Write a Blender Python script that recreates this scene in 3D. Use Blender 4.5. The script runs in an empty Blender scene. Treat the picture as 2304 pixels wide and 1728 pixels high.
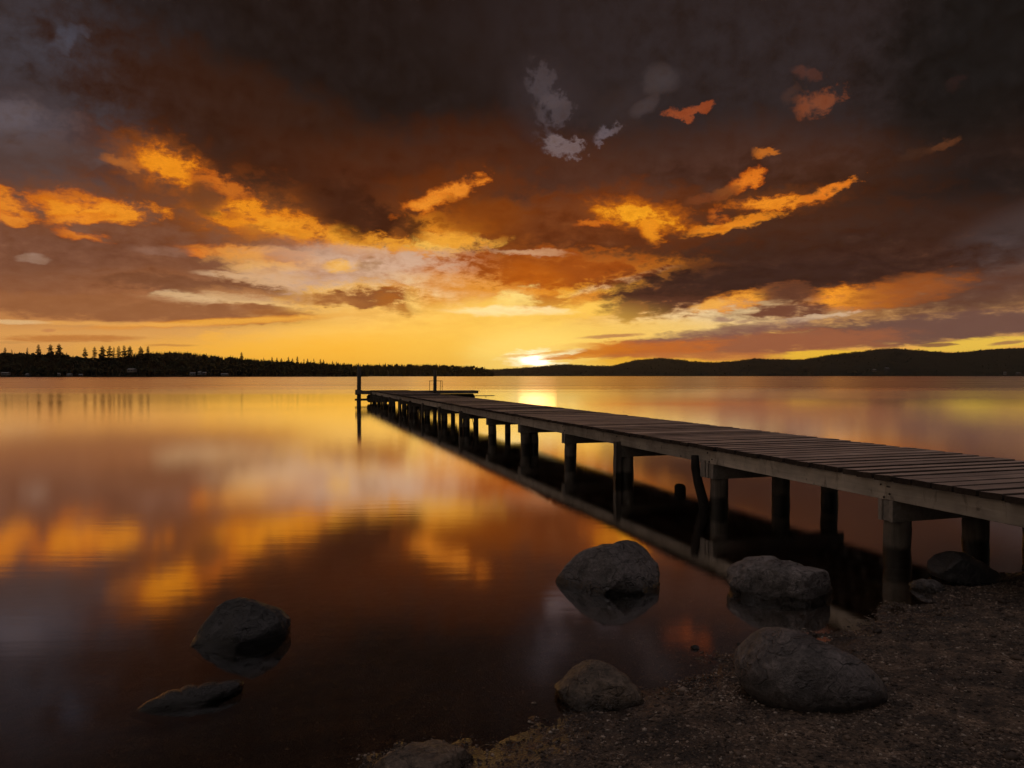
import bpy, bmesh, math, random
import numpy as np
from mathutils import Vector, Matrix, Euler, noise as mnoise

random.seed(11)
rng = np.random.default_rng(11)
S = bpy.context.scene
COL = S.collection
R = math.radians

# ------------------------------------------------------------------ camera
F = 1650.0            # focal length in pixels of the 2304 px wide photograph
HZ = 845.5            # row of the horizon
CAMH = 1.85           # eye height above the lake
PITCH = math.atan((864 - HZ) / F)
cam = bpy.data.cameras.new("camera")
cam.sensor_width = 36.0
cam.lens = 36.0 * F / 2304.0
cam.clip_start = 0.05
cam.clip_end = 60000
cob = bpy.data.objects.new("camera", cam)
COL.objects.link(cob)
cob.location = (0, 0, CAMH)
cob.rotation_euler = (math.pi / 2 - PITCH, 0, 0)
S.camera = cob
CP, SP = math.cos(PITCH), math.sin(PITCH)


def ray(px, py):
    """direction through a pixel of the photograph (2304 x 1728)"""
    x = (px - 1152.0) / F
    u = (864.0 - py) / F
    return Vector((x, CP + u * SP, u * CP - SP))


def at_z(px, py, z=0.0):
    d = ray(px, py)
    t = (z - CAMH) / d.z
    return Vector((d.x * t, d.y * t, z))


def at_y(px, py, y):
    d = ray(px, py)
    t = y / d.y
    return Vector((d.x * t, y, CAMH + d.z * t))


def lin(c):
    o = []
    for v in c[:3]:
        v = v / 255.0
        o.append(v / 12.92 if v <= 0.04045 else ((v + 0.055) / 1.055) ** 2.4)
    return (o[0], o[1], o[2], 1.0)


def azel(px, py):
    d = ray(px, py).normalized()
    return math.degrees(math.atan2(d.x, d.y)), math.degrees(math.asin(d.z))


# ------------------------------------------------------------------ world: evening sky with broken cloud
W = bpy.data.worlds.new("World")
S.world = W
W.use_nodes = True
nt = W.node_tree
nt.nodes.clear()
NW, LK = nt.nodes.new, nt.links.new


def wmath(op, a, b=None, c=None, clamp=False):
    n = NW("ShaderNodeMath")
    n.operation = op
    n.use_clamp = clamp
    for i, v in enumerate((a, b, c)):
        if v is None:
            continue
        if isinstance(v, (int, float)):
            n.inputs[i].default_value = v
        else:
            LK(v, n.inputs[i])
    return n.outputs[0]


def wvec(op, a, b=None, scale=None):
    n = NW("ShaderNodeVectorMath")
    n.operation = op
    for i, v in enumerate((a, b)):
        if v is None:
            continue
        if isinstance(v, tuple):
            n.inputs[i].default_value = v
        else:
            LK(v, n.inputs[i])
    if scale is not None:
        if isinstance(scale, (int, float)):
            n.inputs["Scale"].default_value = scale
        else:
            LK(scale, n.inputs["Scale"])
    return n.outputs["Value"] if op in ("LENGTH", "DOT_PRODUCT") else n.outputs["Vector"]


def wramp(v, a, b, lo=0.0, hi=1.0, smooth=True):
    n = NW("ShaderNodeMapRange")
    n.interpolation_type = "SMOOTHSTEP" if smooth else "LINEAR"
    LK(v, n.inputs["Value"])
    for k, x in zip(("From Min", "From Max", "To Min", "To Max"), (a, b, lo, hi)):
        n.inputs[k].default_value = x
    return n.outputs["Result"]


def wmix(f, a, b, mode="MIX"):
    n = NW("ShaderNodeMix")
    n.data_type = "RGBA"
    n.blend_type = mode
    for k, v in ((0, f), (6, a), (7, b)):
        if isinstance(v, (int, float, tuple)):
            n.inputs[k].default_value = v
        else:
            LK(v, n.inputs[k])
    return n.outputs[2]


tc = NW("ShaderNodeTexCoord")
sep = NW("ShaderNodeSeparateXYZ")
LK(tc.outputs["Generated"], sep.inputs[0])
AZ = wmath("MULTIPLY", wmath("ARCTAN2", sep.outputs[0], sep.outputs[1]), 57.29578)
EL = wmath("MULTIPLY", wmath("ARCSINE", sep.outputs[2]), 57.29578)
comb = NW("ShaderNodeCombineXYZ")
LK(AZ, comb.inputs[0])
LK(EL, comb.inputs[1])
PA = comb.outputs[0]
# cloud detail gets finer towards the horizon: noise space compressed with elevation
near = wramp(EL, 0.0, 18.0, 0.22, 1.0, False)


def wnoise(vec, scale, detail, rough, dist=0.0):
    n = NW("ShaderNodeTexNoise")
    n.inputs["Scale"].default_value = scale
    n.inputs["Detail"].default_value = detail
    n.inputs["Roughness"].default_value = rough
    n.inputs["Distortion"].default_value = dist
    LK(vec, n.inputs["Vector"])
    return n


stretch = wvec("MULTIPLY", PA, (0.62, 1.35, 1.0))
nc = wnoise(stretch, 0.16, 3.0, 0.5)
# flattened towards the horizon, as a cloud layer seen from below is
flat = NW("ShaderNodeCombineXYZ")
LK(wmath("MULTIPLY", AZ, 0.68), flat.inputs[0])
LK(wmath("MULTIPLY", wmath("LOGARITHM", wmath("MAXIMUM", wmath("ADD", EL, 4.0), 1.0), 2.718282), 19.0), flat.inputs[1])
nf = wnoise(flat.outputs[0], 0.85, 9.0, 0.66, 0.15)
ws = wvec("SCALE", wvec("SUBTRACT", nc.outputs["Color"], (0.5, 0.5, 0.5)), None, wmath("MULTIPLY", near, 2.0))
wf = wvec("SCALE", wvec("SUBTRACT", nf.outputs["Color"], (0.5, 0.5, 0.5)), None, wmath("MULTIPLY", near, 2.3))
P0 = wvec("ADD", PA, ws)                               # large soft masses
P1 = wvec("ADD", wvec("ADD", PA, wvec("SCALE", ws, None, 0.35)), wf)   # ragged patches
P2 = wvec("ADD", PA, wvec("SCALE", wf, None, 0.4))     # thin, nearly straight streaks
NF = wmath("SUBTRACT", nf.outputs["Fac"], 0.5)
PX, PQ = {}, {}
for k, p in enumerate((P0, P1, P2)):
    sp = NW("ShaderNodeSeparateXYZ")
    LK(p, sp.inputs[0])
    cx = NW("ShaderNodeCombineXYZ")
    LK(sp.outputs[0], cx.inputs[0]); LK(sp.outputs[1], cx.inputs[1]); LK(NF, cx.inputs[2])
    cq = NW("ShaderNodeCombineXYZ")
    LK(wmath("MULTIPLY", sp.outputs[0], sp.outputs[0]), cq.inputs[0])
    LK(wmath("MULTIPLY", sp.outputs[0], sp.outputs[1]), cq.inputs[1])
    LK(wmath("MULTIPLY", sp.outputs[1], sp.outputs[1]), cq.inputs[2])
    PX[k], PQ[k] = cx.outputs[0], cq.outputs[0]
    if k == 0:
        EL0 = sp.outputs[1]

# vertical colour run behind everything (row of the photograph -> colour)
rows = [(845, (240, 160, 54)), (800, (242, 174, 74)), (745, (234, 176, 102)), (690, (196, 134, 82)), (610, (150, 96, 60)),
        (520, (108, 66, 42)), (420, (76, 47, 34)), (300, (46, 33, 29)), (160, (38, 30, 29)), (0, (34, 28, 29))]
cr = NW("ShaderNodeValToRGB")
EMAX = 32.0
els = [(azel(1152, y)[1] / EMAX, c) for y, c in rows]
cr.color_ramp.elements[0].position = max(0.0, els[0][0])
cr.color_ramp.elements[0].color = lin(els[0][1])
cr.color_ramp.elements[1].position = min(1, els[-1][0])
cr.color_ramp.elements[1].color = lin(els[-1][1])
for p, c in els[1:-1]:
    e = cr.color_ramp.elements.new(p)
    e.color = lin(c)
LK(wmath("DIVIDE", EL0, EMAX), cr.inputs["Fac"])
sky = cr.outputs["Color"]

# every stroke: (frame, x, y, rx, ry, tilt deg, colour, opacity, softness, warp, edge noise[, brightness])
# L / R are the left and right halves of the photograph at 1.92 x, N is the photograph at 0.96 x
EDGES = {0: 6.0, 1: 12.0, 2: 8.0, 3: 8.0}
BACK_NIS, BACK_DARK = 0.02, (0.030, 0.027, 0.028, 1)
ZENITH, LEFTSKY = (0.74, 0.615, 0.61, 1), (0.25, 0.20, 0.165, 1)
STROKES = [
    # --- dark masses, soft
    ("N", 1100, 120, 1500, 260, 0, (36, 27, 25), .8, .6, 0, .4),
    ("N", 120, 230, 260, 230, 0, (70, 60, 62), .75, .7, 0, .5),
    ("N", 100, 90, 170, 60, 10, (66, 62, 68), .6, .7, 0, .5),
    ("N", 330, 60, 130, 60, 0, (52, 47, 50), .6, .7, 0, .5),
    ("N", 700, 150, 420, 170, -8, (32, 24, 21), .8, .7, 0, .4),
    ("N", 1650, 120, 520, 170, 0, (48, 40, 40), .7, .7, 0, .5),
    ("N", 2160, 120, 220, 330, 0, (22, 20, 18), .85, .7, 0, .4),
    ("N", 300, 590, 560, 150, 0, (122, 76, 54), .8, .6, 0, .6),
    ("N", 230, 665, 440, 60, 0, (162, 102, 62), .9, .6, 0, .5),
    ("N", 60, 560, 200, 90, 0, (120, 78, 58), .5, .7, 0, .5),
    ("N", 690, 370, 430, 120, -24, (58, 33, 22), .95, .5, 0, .5),
    ("N", 760, 430, 210, 75, -28, (66, 34, 20), .9, .5, 0, .5),
    ("N", 1010, 430, 260, 120, 0, (80, 40, 22), .8, .7, 0, .5),
    ("N", 1160, 430, 90, 60, 0, (60, 36, 28), .7, .7, 0, .5),
    ("N", 1330, 535, 350, 95, 3, (150, 74, 22), .9, .6, 0, .5),
    ("N", 1130, 500, 150, 55, 0, (120, 58, 18), .85, .6, 0, .5),
    ("N", 1500, 420, 320, 110, 5, (82, 50, 38), .6, .7, 0, .5),
    ("N", 1800, 480, 520, 110, 5, (46, 31, 27), .9, .6, 0, .5),
    ("N", 2100, 430, 300, 90, 0, (32, 26, 24), .85, .6, 0, .5),
    ("N", 1700, 560, 480, 80, 4, (62, 38, 29), .9, .6, 0, .5),
    ("N", 2170, 560, 190, 70, 25, (70, 58, 57), .85, .6, 0, .5),
    ("N", 2150, 630, 260, 40, 6, (92, 62, 52), .85, .6, 0, .5),
    # --- open sky between the clouds
    ("N", 830, 585, 225, 50, -4, (218, 174, 138), 1, .5, 1, .5),
    ("N", 700, 610, 110, 40, 0, (204, 162, 134), .9, .6, 1, .5),
    ("N", 930, 655, 190, 52, 0, (248, 206, 142), .95, .6, 0, .5),
    ("N", 560, 744, 760, 30, 0, (248, 190, 98), 1, .7, 2, .3, 1.08),
    ("N", 20, 750, 560, 62, 0, (214, 146, 80), .75, .9, 0, .3),
    ("N", 1010, 735, 330, 62, 0, (255, 195, 84), .95, .8, 0, .3, 1.12),
    ("N", 860, 772, 420, 34, 0, (254, 184, 56), .9, .8, 2, .2, 1.1),
    ("R", 800, 1372, 460, 62, 4, (241, 206, 150), 1, .45, 1, .4),
    ("R", 500, 1435, 420, 40, 2, (250, 205, 118), .9, .6, 2, .3),
    # --- lit undersides: deep orange glow around the brighter tears
    ("L", 740, 760, 330, 130, -20, (100, 52, 26), .5, .9, 1, .9),
    ("L", 1150, 950, 330, 120, -10, (140, 76, 32), .5, .9, 1, .9),
    ("L", 350, 900, 420, 90, -3, (132, 78, 44), .4, .9, 1, .9),
    ("L", 1930, 880, 260, 110, 10, (120, 58, 18), .55, .9, 1, .8),
    ("R", 520, 950, 330, 110, 0, (128, 62, 20), .55, .9, 1, .8),
    ("R", 1180, 880, 420, 130, 10, (84, 46, 26), .45, .9, 1, .8),
    ("R", 1450, 1290, 420, 90, 6, (112, 66, 42), .5, .9, 1, .7),
    # --- left half
    ("L", 100, 540, 170, 95, 0, (96, 85, 89), .6, .8, 1, 1.0),
    ("L", 60, 500, 90, 50, 0, (104, 93, 97), .5, .8, 1, 1.0),
    ("L", 290, 165, 60, 30, 25, (76, 74, 84), .7, .9, 1, .8),
    ("L", 410, 705, 40, 22, 0, (98, 82, 82), .5, .8, 1, .6),
    ("L", 150, 690, 260, 60, 0, (92, 72, 66), .5, .8, 0, .6),
    ("L", 700, 715, 170, 80, -18, (170, 92, 32), .5, .8, 1, .8),
    ("L", 720, 718, 128, 60, -18, (244, 150, 30), 1, .35, 1, .9),
    ("L", 530, 705, 70, 22, -20, (188, 108, 44), .7, .6, 1, .9),
    ("L", 890, 775, 60, 28, -15, (210, 122, 40), .8, .6, 1, .9),
    ("L", 980, 805, 100, 34, -20, (222, 128, 40), .8, .5, 1, 1.0),
    ("L", 20, 880, 130, 48, -8, (236, 142, 40), .95, .45, 1, .9),
    ("L", 40, 940, 70, 20, -8, (240, 150, 50), .9, .5, 1, .8),
    ("L", 330, 870, 170, 36, -4, (228, 134, 40), .85, .5, 1, .9),
    ("L", 420, 905, 215, 40, -2, (246, 154, 40), 1, .4, 1, .9),
    ("L", 330, 940, 95, 26, 6, (246, 152, 44), .9, .45, 1, .8),
    ("L", 345, 1012, 82, 16, -10, (232, 136, 44), .85, .5, 1, .7),
    ("L", 1130, 960, 230, 80, -12, (186, 104, 34), .5, .6, 1, .8),
    ("L", 1090, 935, 175, 58, -8, (246, 156, 34), 1, .4, 1, 1.0),
    ("L", 1240, 985, 180, 50, -10, (247, 162, 42), .95, .45, 1, 1.0),
    ("L", 1100, 1010, 60, 22, -10, (176, 104, 44), .7, .6, 1, .8),
    ("L", 1000, 930, 40, 18, 0, (196, 116, 40), .6, .6, 1, .8),
    ("L", 885, 850, 60, 55, -30, (112, 66, 38), .8, .6, 1, .9),
    ("L", 1330, 1075, 150, 30, -6, (150, 100, 76), .7, .6, 1, .9),
    ("L", 1560, 1038, 210, 46, -6, (247, 168, 50), .95, .45, 1, .9),
    ("L", 1890, 1010, 170, 75, 0, (246, 160, 44), .85, .55, 1, .9),
    ("L", 1850, 1055, 220, 36, 0, (253, 192, 80), .95, .5, 1, .8),
    ("L", 1690, 960, 150, 70, -25, (84, 42, 20), .9, .4, 3, .7),
    ("L", 1560, 930, 190, 80, -25, (66, 34, 20), .9, .5, 1, .6),
    ("L", 1720, 1030, 34, 30, -60, (140, 78, 30), .7, .6, 1, .7),
    ("L", 1910, 838, 150, 34, 22, (238, 142, 42), 1, .35, 1, .9),
    ("L", 1840, 870, 70, 22, 12, (246, 156, 48), .9, .5, 1, .8),
    ("L", 2080, 940, 150, 70, 0, (134, 66, 18), .8, .6, 1, .6),
    ("L", 1000, 1085, 150, 22, -3, (238, 150, 56), .8, .6, 1, .8),
    ("L", 860, 1092, 36, 14, 0, (236, 140, 50), .8, .6, 1, .6),
    ("L", 700, 1085, 90, 16, -4, (150, 110, 90), .6, .7, 1, .6),
    ("L", 1180, 1118, 190, 38, -4, (236, 164, 78), .85, .6, 1, .8),
    ("L", 1250, 1105, 85, 18, 0, (200, 126, 66), .8, .6, 1, .8),
    ("L", 1150, 1160, 120, 18, 0, (246, 184, 92), .8, .6, 1, .7),
    ("L", 1640, 1120, 330, 40, -3, (214, 172, 142), .8, .7, 1, .8),
    ("L", 1420, 1200, 260, 34, -5, (208, 164, 134), .75, .7, 1, .8),
    ("L", 1700, 1055, 130, 26, -12, (248, 172, 54), .9, .5, 1, 1.2),
    ("L", 1950, 1045, 110, 26, -6, (249, 176, 58), .9, .5, 1, 1.2),
    ("L", 1475, 1145, 58, 22, 0, (250, 188, 92), .9, .5, 1, .8),
    ("L", 1592, 1148, 44, 20, 0, (186, 142, 104), .85, .5, 1, .8),
    ("L", 135, 1115, 46, 13, 0, (168, 136, 116), .7, .8, 1, .7),
    ("L", 970, 1188, 90, 9, -5, (222, 182, 140), .7, .9, 2, 1.0),
    ("L", 1130, 1225, 150, 40, 0, (230, 182, 130), .7, .7, 1, .8),
    ("L", 860, 1240, 400, 44, -5, (130, 82, 54), 1, .3, 3, .7),
    ("L", 1080, 1290, 190, 30, -6, (196, 136, 84), .7, .6, 1, .6),
    ("L", 840, 1286, 130, 11, -10, (224, 184, 138), .7, .9, 1, 1.5),
    ("L", 1150, 1318, 150, 13, -3, (250, 196, 110), .8, .6, 2, .5),
    ("L", 960, 1300, 220, 24, -4, (226, 184, 132), .7, .7, 1, .8),
    ("L", 540, 1338, 640, 50, -3, (154, 98, 60), 1, .3, 3, .5),
    ("L", 1120, 1326, 125, 14, -2, (154, 94, 54), .95, .4, 3, .6),
    ("L", 1250, 1358, 145, 15, -2, (160, 98, 50), .95, .4, 3, .6),
    ("L", 1000, 1388, 430, 12, 3, (252, 182, 72), .9, .7, 2, .5),
    ("L", 520, 1400, 330, 8, -1, (244, 176, 88), .6, .7, 2, .5),
    ("L", 60, 1392, 120, 8, -1, (228, 184, 128), .85, .6, 2, .4),
    ("L", 1600, 1312, 245, 66, -2, (251, 190, 92), .9, .6, 1, .7),
    ("L", 1590, 1288, 190, 36, 2, (148, 88, 46), 1, .3, 3, .7),
    ("L", 1700, 1320, 75, 30, -20, (176, 104, 40), .85, .4, 1, .7),
    ("L", 1420, 1300, 120, 18, -4, (180, 116, 60), .7, .6, 1, .7),
    ("L", 1785, 1300, 26, 40, 20, (255, 208, 112), .6, .9, 1, 1.2),
    ("L", 330, 1462, 240, 12, 0, (196, 124, 58), .9, .6, 2, .7),
    ("L", 210, 1428, 26, 6, 0, (200, 130, 76), .8, .6, 2, .4),
    ("L", 740, 1491, 82, 5, 0, (206, 138, 66), .8, .7, 2, .4),
    ("L", 915, 1449, 40, 14, 0, (252, 182, 72), .8, .7, 1, .6),
    ("L", 40, 1478, 60, 4, 0, (206, 146, 80), .7, .7, 2, .4),
    # --- right half
    ("R", 160, 430, 130, 130, -15, (58, 48, 49), .6, .8, 1, .9),
    ("R", 130, 375, 58, 46, -40, (88, 78, 82), .5, .7, 1, 2.6),
    ("R", 175, 510, 46, 80, -12, (92, 81, 85), .5, .7, 1, 2.6),
    ("R", 235, 640, 54, 28, -10, (134, 118, 120), .6, .7, 1, 2.8),
    ("R", 395, 572, 36, 22, 40, (132, 119, 127), .6, .7, 1, 2.6),
    ("R", 470, 480, 120, 60, 30, (62, 50, 49), .4, .8, 1, .9),
    ("R", 640, 335, 60, 36, 0, (78, 69, 70), .5, 1.0, 0, 1.8),
    ("R", 580, 455, 45, 22, 30, (78, 68, 69), .5, 1.0, 0, 1.8),
    ("R", 750, 475, 90, 22, 10, (170, 82, 42), .7, .4, 1, 1.6),
    ("R", 1315, 435, 68, 34, 15, (132, 72, 46), .85, .7, 1, 1.6),
    ("R", 1268, 310, 46, 26, -20, (92, 56, 46), .6, .9, 1, 1.6),
    ("R", 1195, 420, 22, 32, -30, (76, 52, 44), .6, .9, 1, 1.6),
    ("R", 1850, 628, 55, 16, 24, (94, 56, 34), .85, .6, 1, 1.0),
    ("R", 1740, 665, 60, 18, 10, (66, 42, 30), .8, .7, 1, .9),
    ("R", 1930, 350, 44, 18, 25, (46, 31, 28), .7, .9, 1, 1.6),
    ("R", 1100, 662, 46, 15, 12, (194, 108, 36), .95, .5, 1, .8),
    ("R", 1010, 782, 60, 30, 18, (232, 128, 34), 1, .4, 1, .9),
    ("R", 930, 822, 50, 18, 25, (140, 76, 34), .8, .7, 1, .8),
    ("R", 830, 858, 60, 14, 15, (126, 66, 34), .7, .7, 1, .8),
    ("R", 1150, 868, 190, 40, 4, (130, 70, 28), .4, .8, 1, .8),
    ("R", 1125, 872, 150, 24, 3, (240, 144, 36), 1, .5, 3, 1.2),
    ("R", 1365, 826, 105, 18, 18, (230, 126, 34), 1, .5, 3, 1.2),
    ("R", 935, 972, 150, 20, 12, (232, 138, 34), 1, .5, 3, 1.2),
    ("R", 885, 930, 30, 20, 0, (205, 114, 38), .8, .7, 1, 1.6),
    ("R", 560, 930, 180, 54, -8, (225, 135, 30), .6, .5, 1, .8),
    ("R", 540, 935, 145, 40, -10, (250, 166, 34), 1, .5, 3, 1.2),
    ("R", 600, 995, 46, 34, -60, (248, 158, 36), .9, .5, 1, .8),
    ("R", 350, 962, 66, 13, 8, (222, 124, 34), .85, .6, 1, .8),
    # cloud above the sun and its burning rim
    ("R", 240, 1240, 470, 100, 0, (244, 160, 40), .9, .7, 1, .5),
    ("R", 180, 1320, 330, 48, 3, (255, 208, 98), 1, .5, 1, .6, 1.1),
    ("R", 420, 1255, 230, 66, 14, (255, 192, 66), .95, .5, 1, .9),
    ("R", 470, 1215, 150, 16, 16, (240, 206, 160), .7, .6, 1, .8),
    ("R", 220, 1165, 410, 76, -2, (164, 80, 22), 1, .3, 3, .7),
    ("R", 90, 1200, 120, 46, -4, (190, 96, 20), .9, .5, 1, .6),
    ("R", 60, 1090, 120, 10, -3, (222, 172, 128), .7, .8, 1, .6),
    ("R", 130, 1308, 110, 40, 0, (190, 100, 26), 1, .35, 3, .7),
    ("R", 20, 1285, 70, 36, 10, (255, 222, 130), .9, .5, 1, 1.2, 1.1),
    ("R", 340, 1335, 120, 26, 4, (255, 202, 88), .95, .5, 1, 1.2, 1.1),
    ("R", 400, 1262, 90, 20, 14, (255, 190, 70), .9, .5, 1, 1.2),
    ("R", 110, 1262, 90, 12, -4, (246, 160, 46), .8, .6, 1, 1.2),
    ("R", 330, 1290, 70, 22, 10, (226, 134, 40), .8, .5, 1, .8),
    ("R", 10, 1345, 190, 16, 0, (255, 238, 190), .9, .7, 1, .6, 1.3),
    ("R", 670, 1278, 275, 76, 8, (92, 54, 38), 1, .3, 3, .6),
    ("R", 505, 1345, 70, 34, 15, (116, 68, 42), 1, .35, 3, .6),
    ("R", 1190, 1190, 720, 80, 4, (62, 38, 30), 1, .45, 0, .5),
    ("R", 990, 1292, 150, 26, 12, (250, 170, 60), .95, .5, 1, .9),
    ("R", 860, 1318, 70, 14, 12, (250, 182, 84), .8, .6, 1, .8),
    ("R", 1450, 1288, 170, 42, 2, (252, 160, 44), 1, .5, 1, .9),
    ("R", 1690, 1260, 190, 46, 10, (162, 88, 38), .85, .7, 1, .7),
    ("R", 1190, 1345, 160, 32, 2, (118, 72, 52), 1, .35, 3, .7),
    ("R", 1200, 1270, 120, 40, -4, (100, 60, 42), 1, .4, 3, .7),
    ("R", 1330, 1370, 120, 8, 6, (226, 192, 156), .75, .8, 1, 1.6),
    ("R", 910, 1382, 36, 9, 0, (170, 132, 106), .9, .6, 1, .6),
    ("R", 1000, 1388, 30, 6, 10, (176, 136, 104), .8, .6, 1, .6),
    ("R", 80, 1500, 420, 130, 0, (255, 200, 82), .7, 1.0, 0, .1, 1.05),
    ("R", 100, 1520, 200, 90, 0, (255, 212, 104), .75, 1.0, 0, .2, 1.1),
    # long low bank to the right
    ("R", 700, 1490, 560, 22, 5, (255, 206, 100), .8, .7, 1, .5),
    ("R", 1850, 1418, 1080, 60, 4, (114, 80, 68), 1, .25, 3, .35),
    ("R", 1000, 1490, 560, 52, 3, (158, 95, 64), 1, .3, 3, .4),
    ("R", 500, 1515, 340, 38, 3, (196, 106, 44), 1, .35, 3, .5),
    ("R", 300, 1505, 150, 22, 4, (222, 122, 26), .9, .4, 1, .6),
    ("R", 430, 1452, 120, 7, 3, (186, 122, 78), .8, .5, 2, .4),
    ("R", 950, 1430, 320, 20, 6, (132, 92, 80), .85, .5, 1, .5),
    ("R", 900, 1540, 400, 14, 0, (200, 118, 60), .7, .7, 2, .4),
    ("R", 420, 1562, 330, 12, 0, (255, 190, 50), .9, .7, 1, .7),
    ("R", 1330, 1532, 210, 17, 2, (247, 192, 60), 1, .35, 2, .5),
    ("R", 2010, 1490, 290, 24, 5, (242, 196, 76), 1, .35, 2, .6),
    ("R", 1830, 1492, 70, 8, 2, (136, 90, 64), .9, .5, 2, .6),
    ("R", 2130, 1480, 60, 7, 6, (170, 120, 76), .9, .5, 2, .6),
    ("R", 780, 1565, 150, 6, 0, (252, 182, 54), .8, .6, 2, .4),
    # the sun going down behind the ridge
    ("R", 105, 1540, 190, 75, 0, (255, 214, 108), .9, .9, 1, .4, 1.15),
    ("R", 330, 1526, 190, 15, 5, (214, 118, 28), .9, .5, 1, .6),
    ("R", 100, 1548, 92, 26, 0, (255, 238, 190), 1, .9, 1, 1.0, 1.35),
    ("R", 100, 1560, 44, 15, 0, (255, 240, 205), 1, .8, 2, .6, 2.8),
    ("R", 215, 1530, 60, 10, 10, (255, 236, 176), .8, .8, 1, .7, 1.1),
    ("R", 250, 1543, 120, 9, 4, (232, 140, 42), .9, .5, 3, .9),
    ("R", 165, 1524, 70, 5, 6, (244, 170, 66), .8, .6, 3, .9),
    ("R", 30, 1535, 60, 4, 2, (252, 196, 96), .8, .7, 3, .9),
]
# one stroke = an elliptical, ragged patch mixed over what lies behind it (a node group)
G = bpy.data.node_groups.new("cloud_patch", "ShaderNodeTree")
for nm, ty in (("Q", "NodeSocketVector"), ("X", "NodeSocketVector"), ("KQ", "NodeSocketVector"), ("KX", "NodeSocketVector"),
               ("Outer", "NodeSocketFloat"), ("Inner", "NodeSocketFloat"), ("Opacity", "NodeSocketFloat"),
               ("Behind", "NodeSocketColor"), ("Colour", "NodeSocketColor"), ("Rim", "NodeSocketColor")):
    G.interface.new_socket(nm, in_out="INPUT", socket_type=ty)
G.interface.new_socket("Result", in_out="OUTPUT", socket_type="NodeSocketColor")
gi, go = G.nodes.new("NodeGroupInput"), G.nodes.new("NodeGroupOutput")
d1, d2 = G.nodes.new("ShaderNodeVectorMath"), G.nodes.new("ShaderNodeVectorMath")
d1.operation = d2.operation = "DOT_PRODUCT"
ad, mr, mx = G.nodes.new("ShaderNodeMath"), G.nodes.new("ShaderNodeMapRange"), G.nodes.new("ShaderNodeMix")
mr.interpolation_type = "SMOOTHSTEP"
mx.data_type = "RGBA"
gl = G.links.new
gl(gi.outputs["Q"], d1.inputs[0]); gl(gi.outputs["KQ"], d1.inputs[1])
gl(gi.outputs["X"], d2.inputs[0]); gl(gi.outputs["KX"], d2.inputs[1])
gl(d1.outputs["Value"], ad.inputs[0]); gl(d2.outputs["Value"], ad.inputs[1])
gl(ad.outputs[0], mr.inputs["Value"])
gl(gi.outputs["Outer"], mr.inputs["From Min"]); gl(gi.outputs["Inner"], mr.inputs["From Max"])
gl(gi.outputs["Opacity"], mr.inputs["To Max"])
gl(mr.outputs["Result"], mx.inputs[0])
m2, mc = G.nodes.new("ShaderNodeMath"), G.nodes.new("ShaderNodeMix")       # thin edges take a deeper tone than the core
m2.operation = "POWER"; m2.inputs[1].default_value = 2.2
mc.data_type = "RGBA"
gl(mr.outputs["Result"], m2.inputs[0]); gl(m2.outputs[0], mc.inputs[0])
gl(gi.outputs["Rim"], mc.inputs[6]); gl(gi.outputs["Colour"], mc.inputs[7])
gl(gi.outputs["Behind"], mx.inputs[6]); gl(mc.outputs[2], mx.inputs[7])
gl(mx.outputs[2], go.inputs[0])

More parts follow.
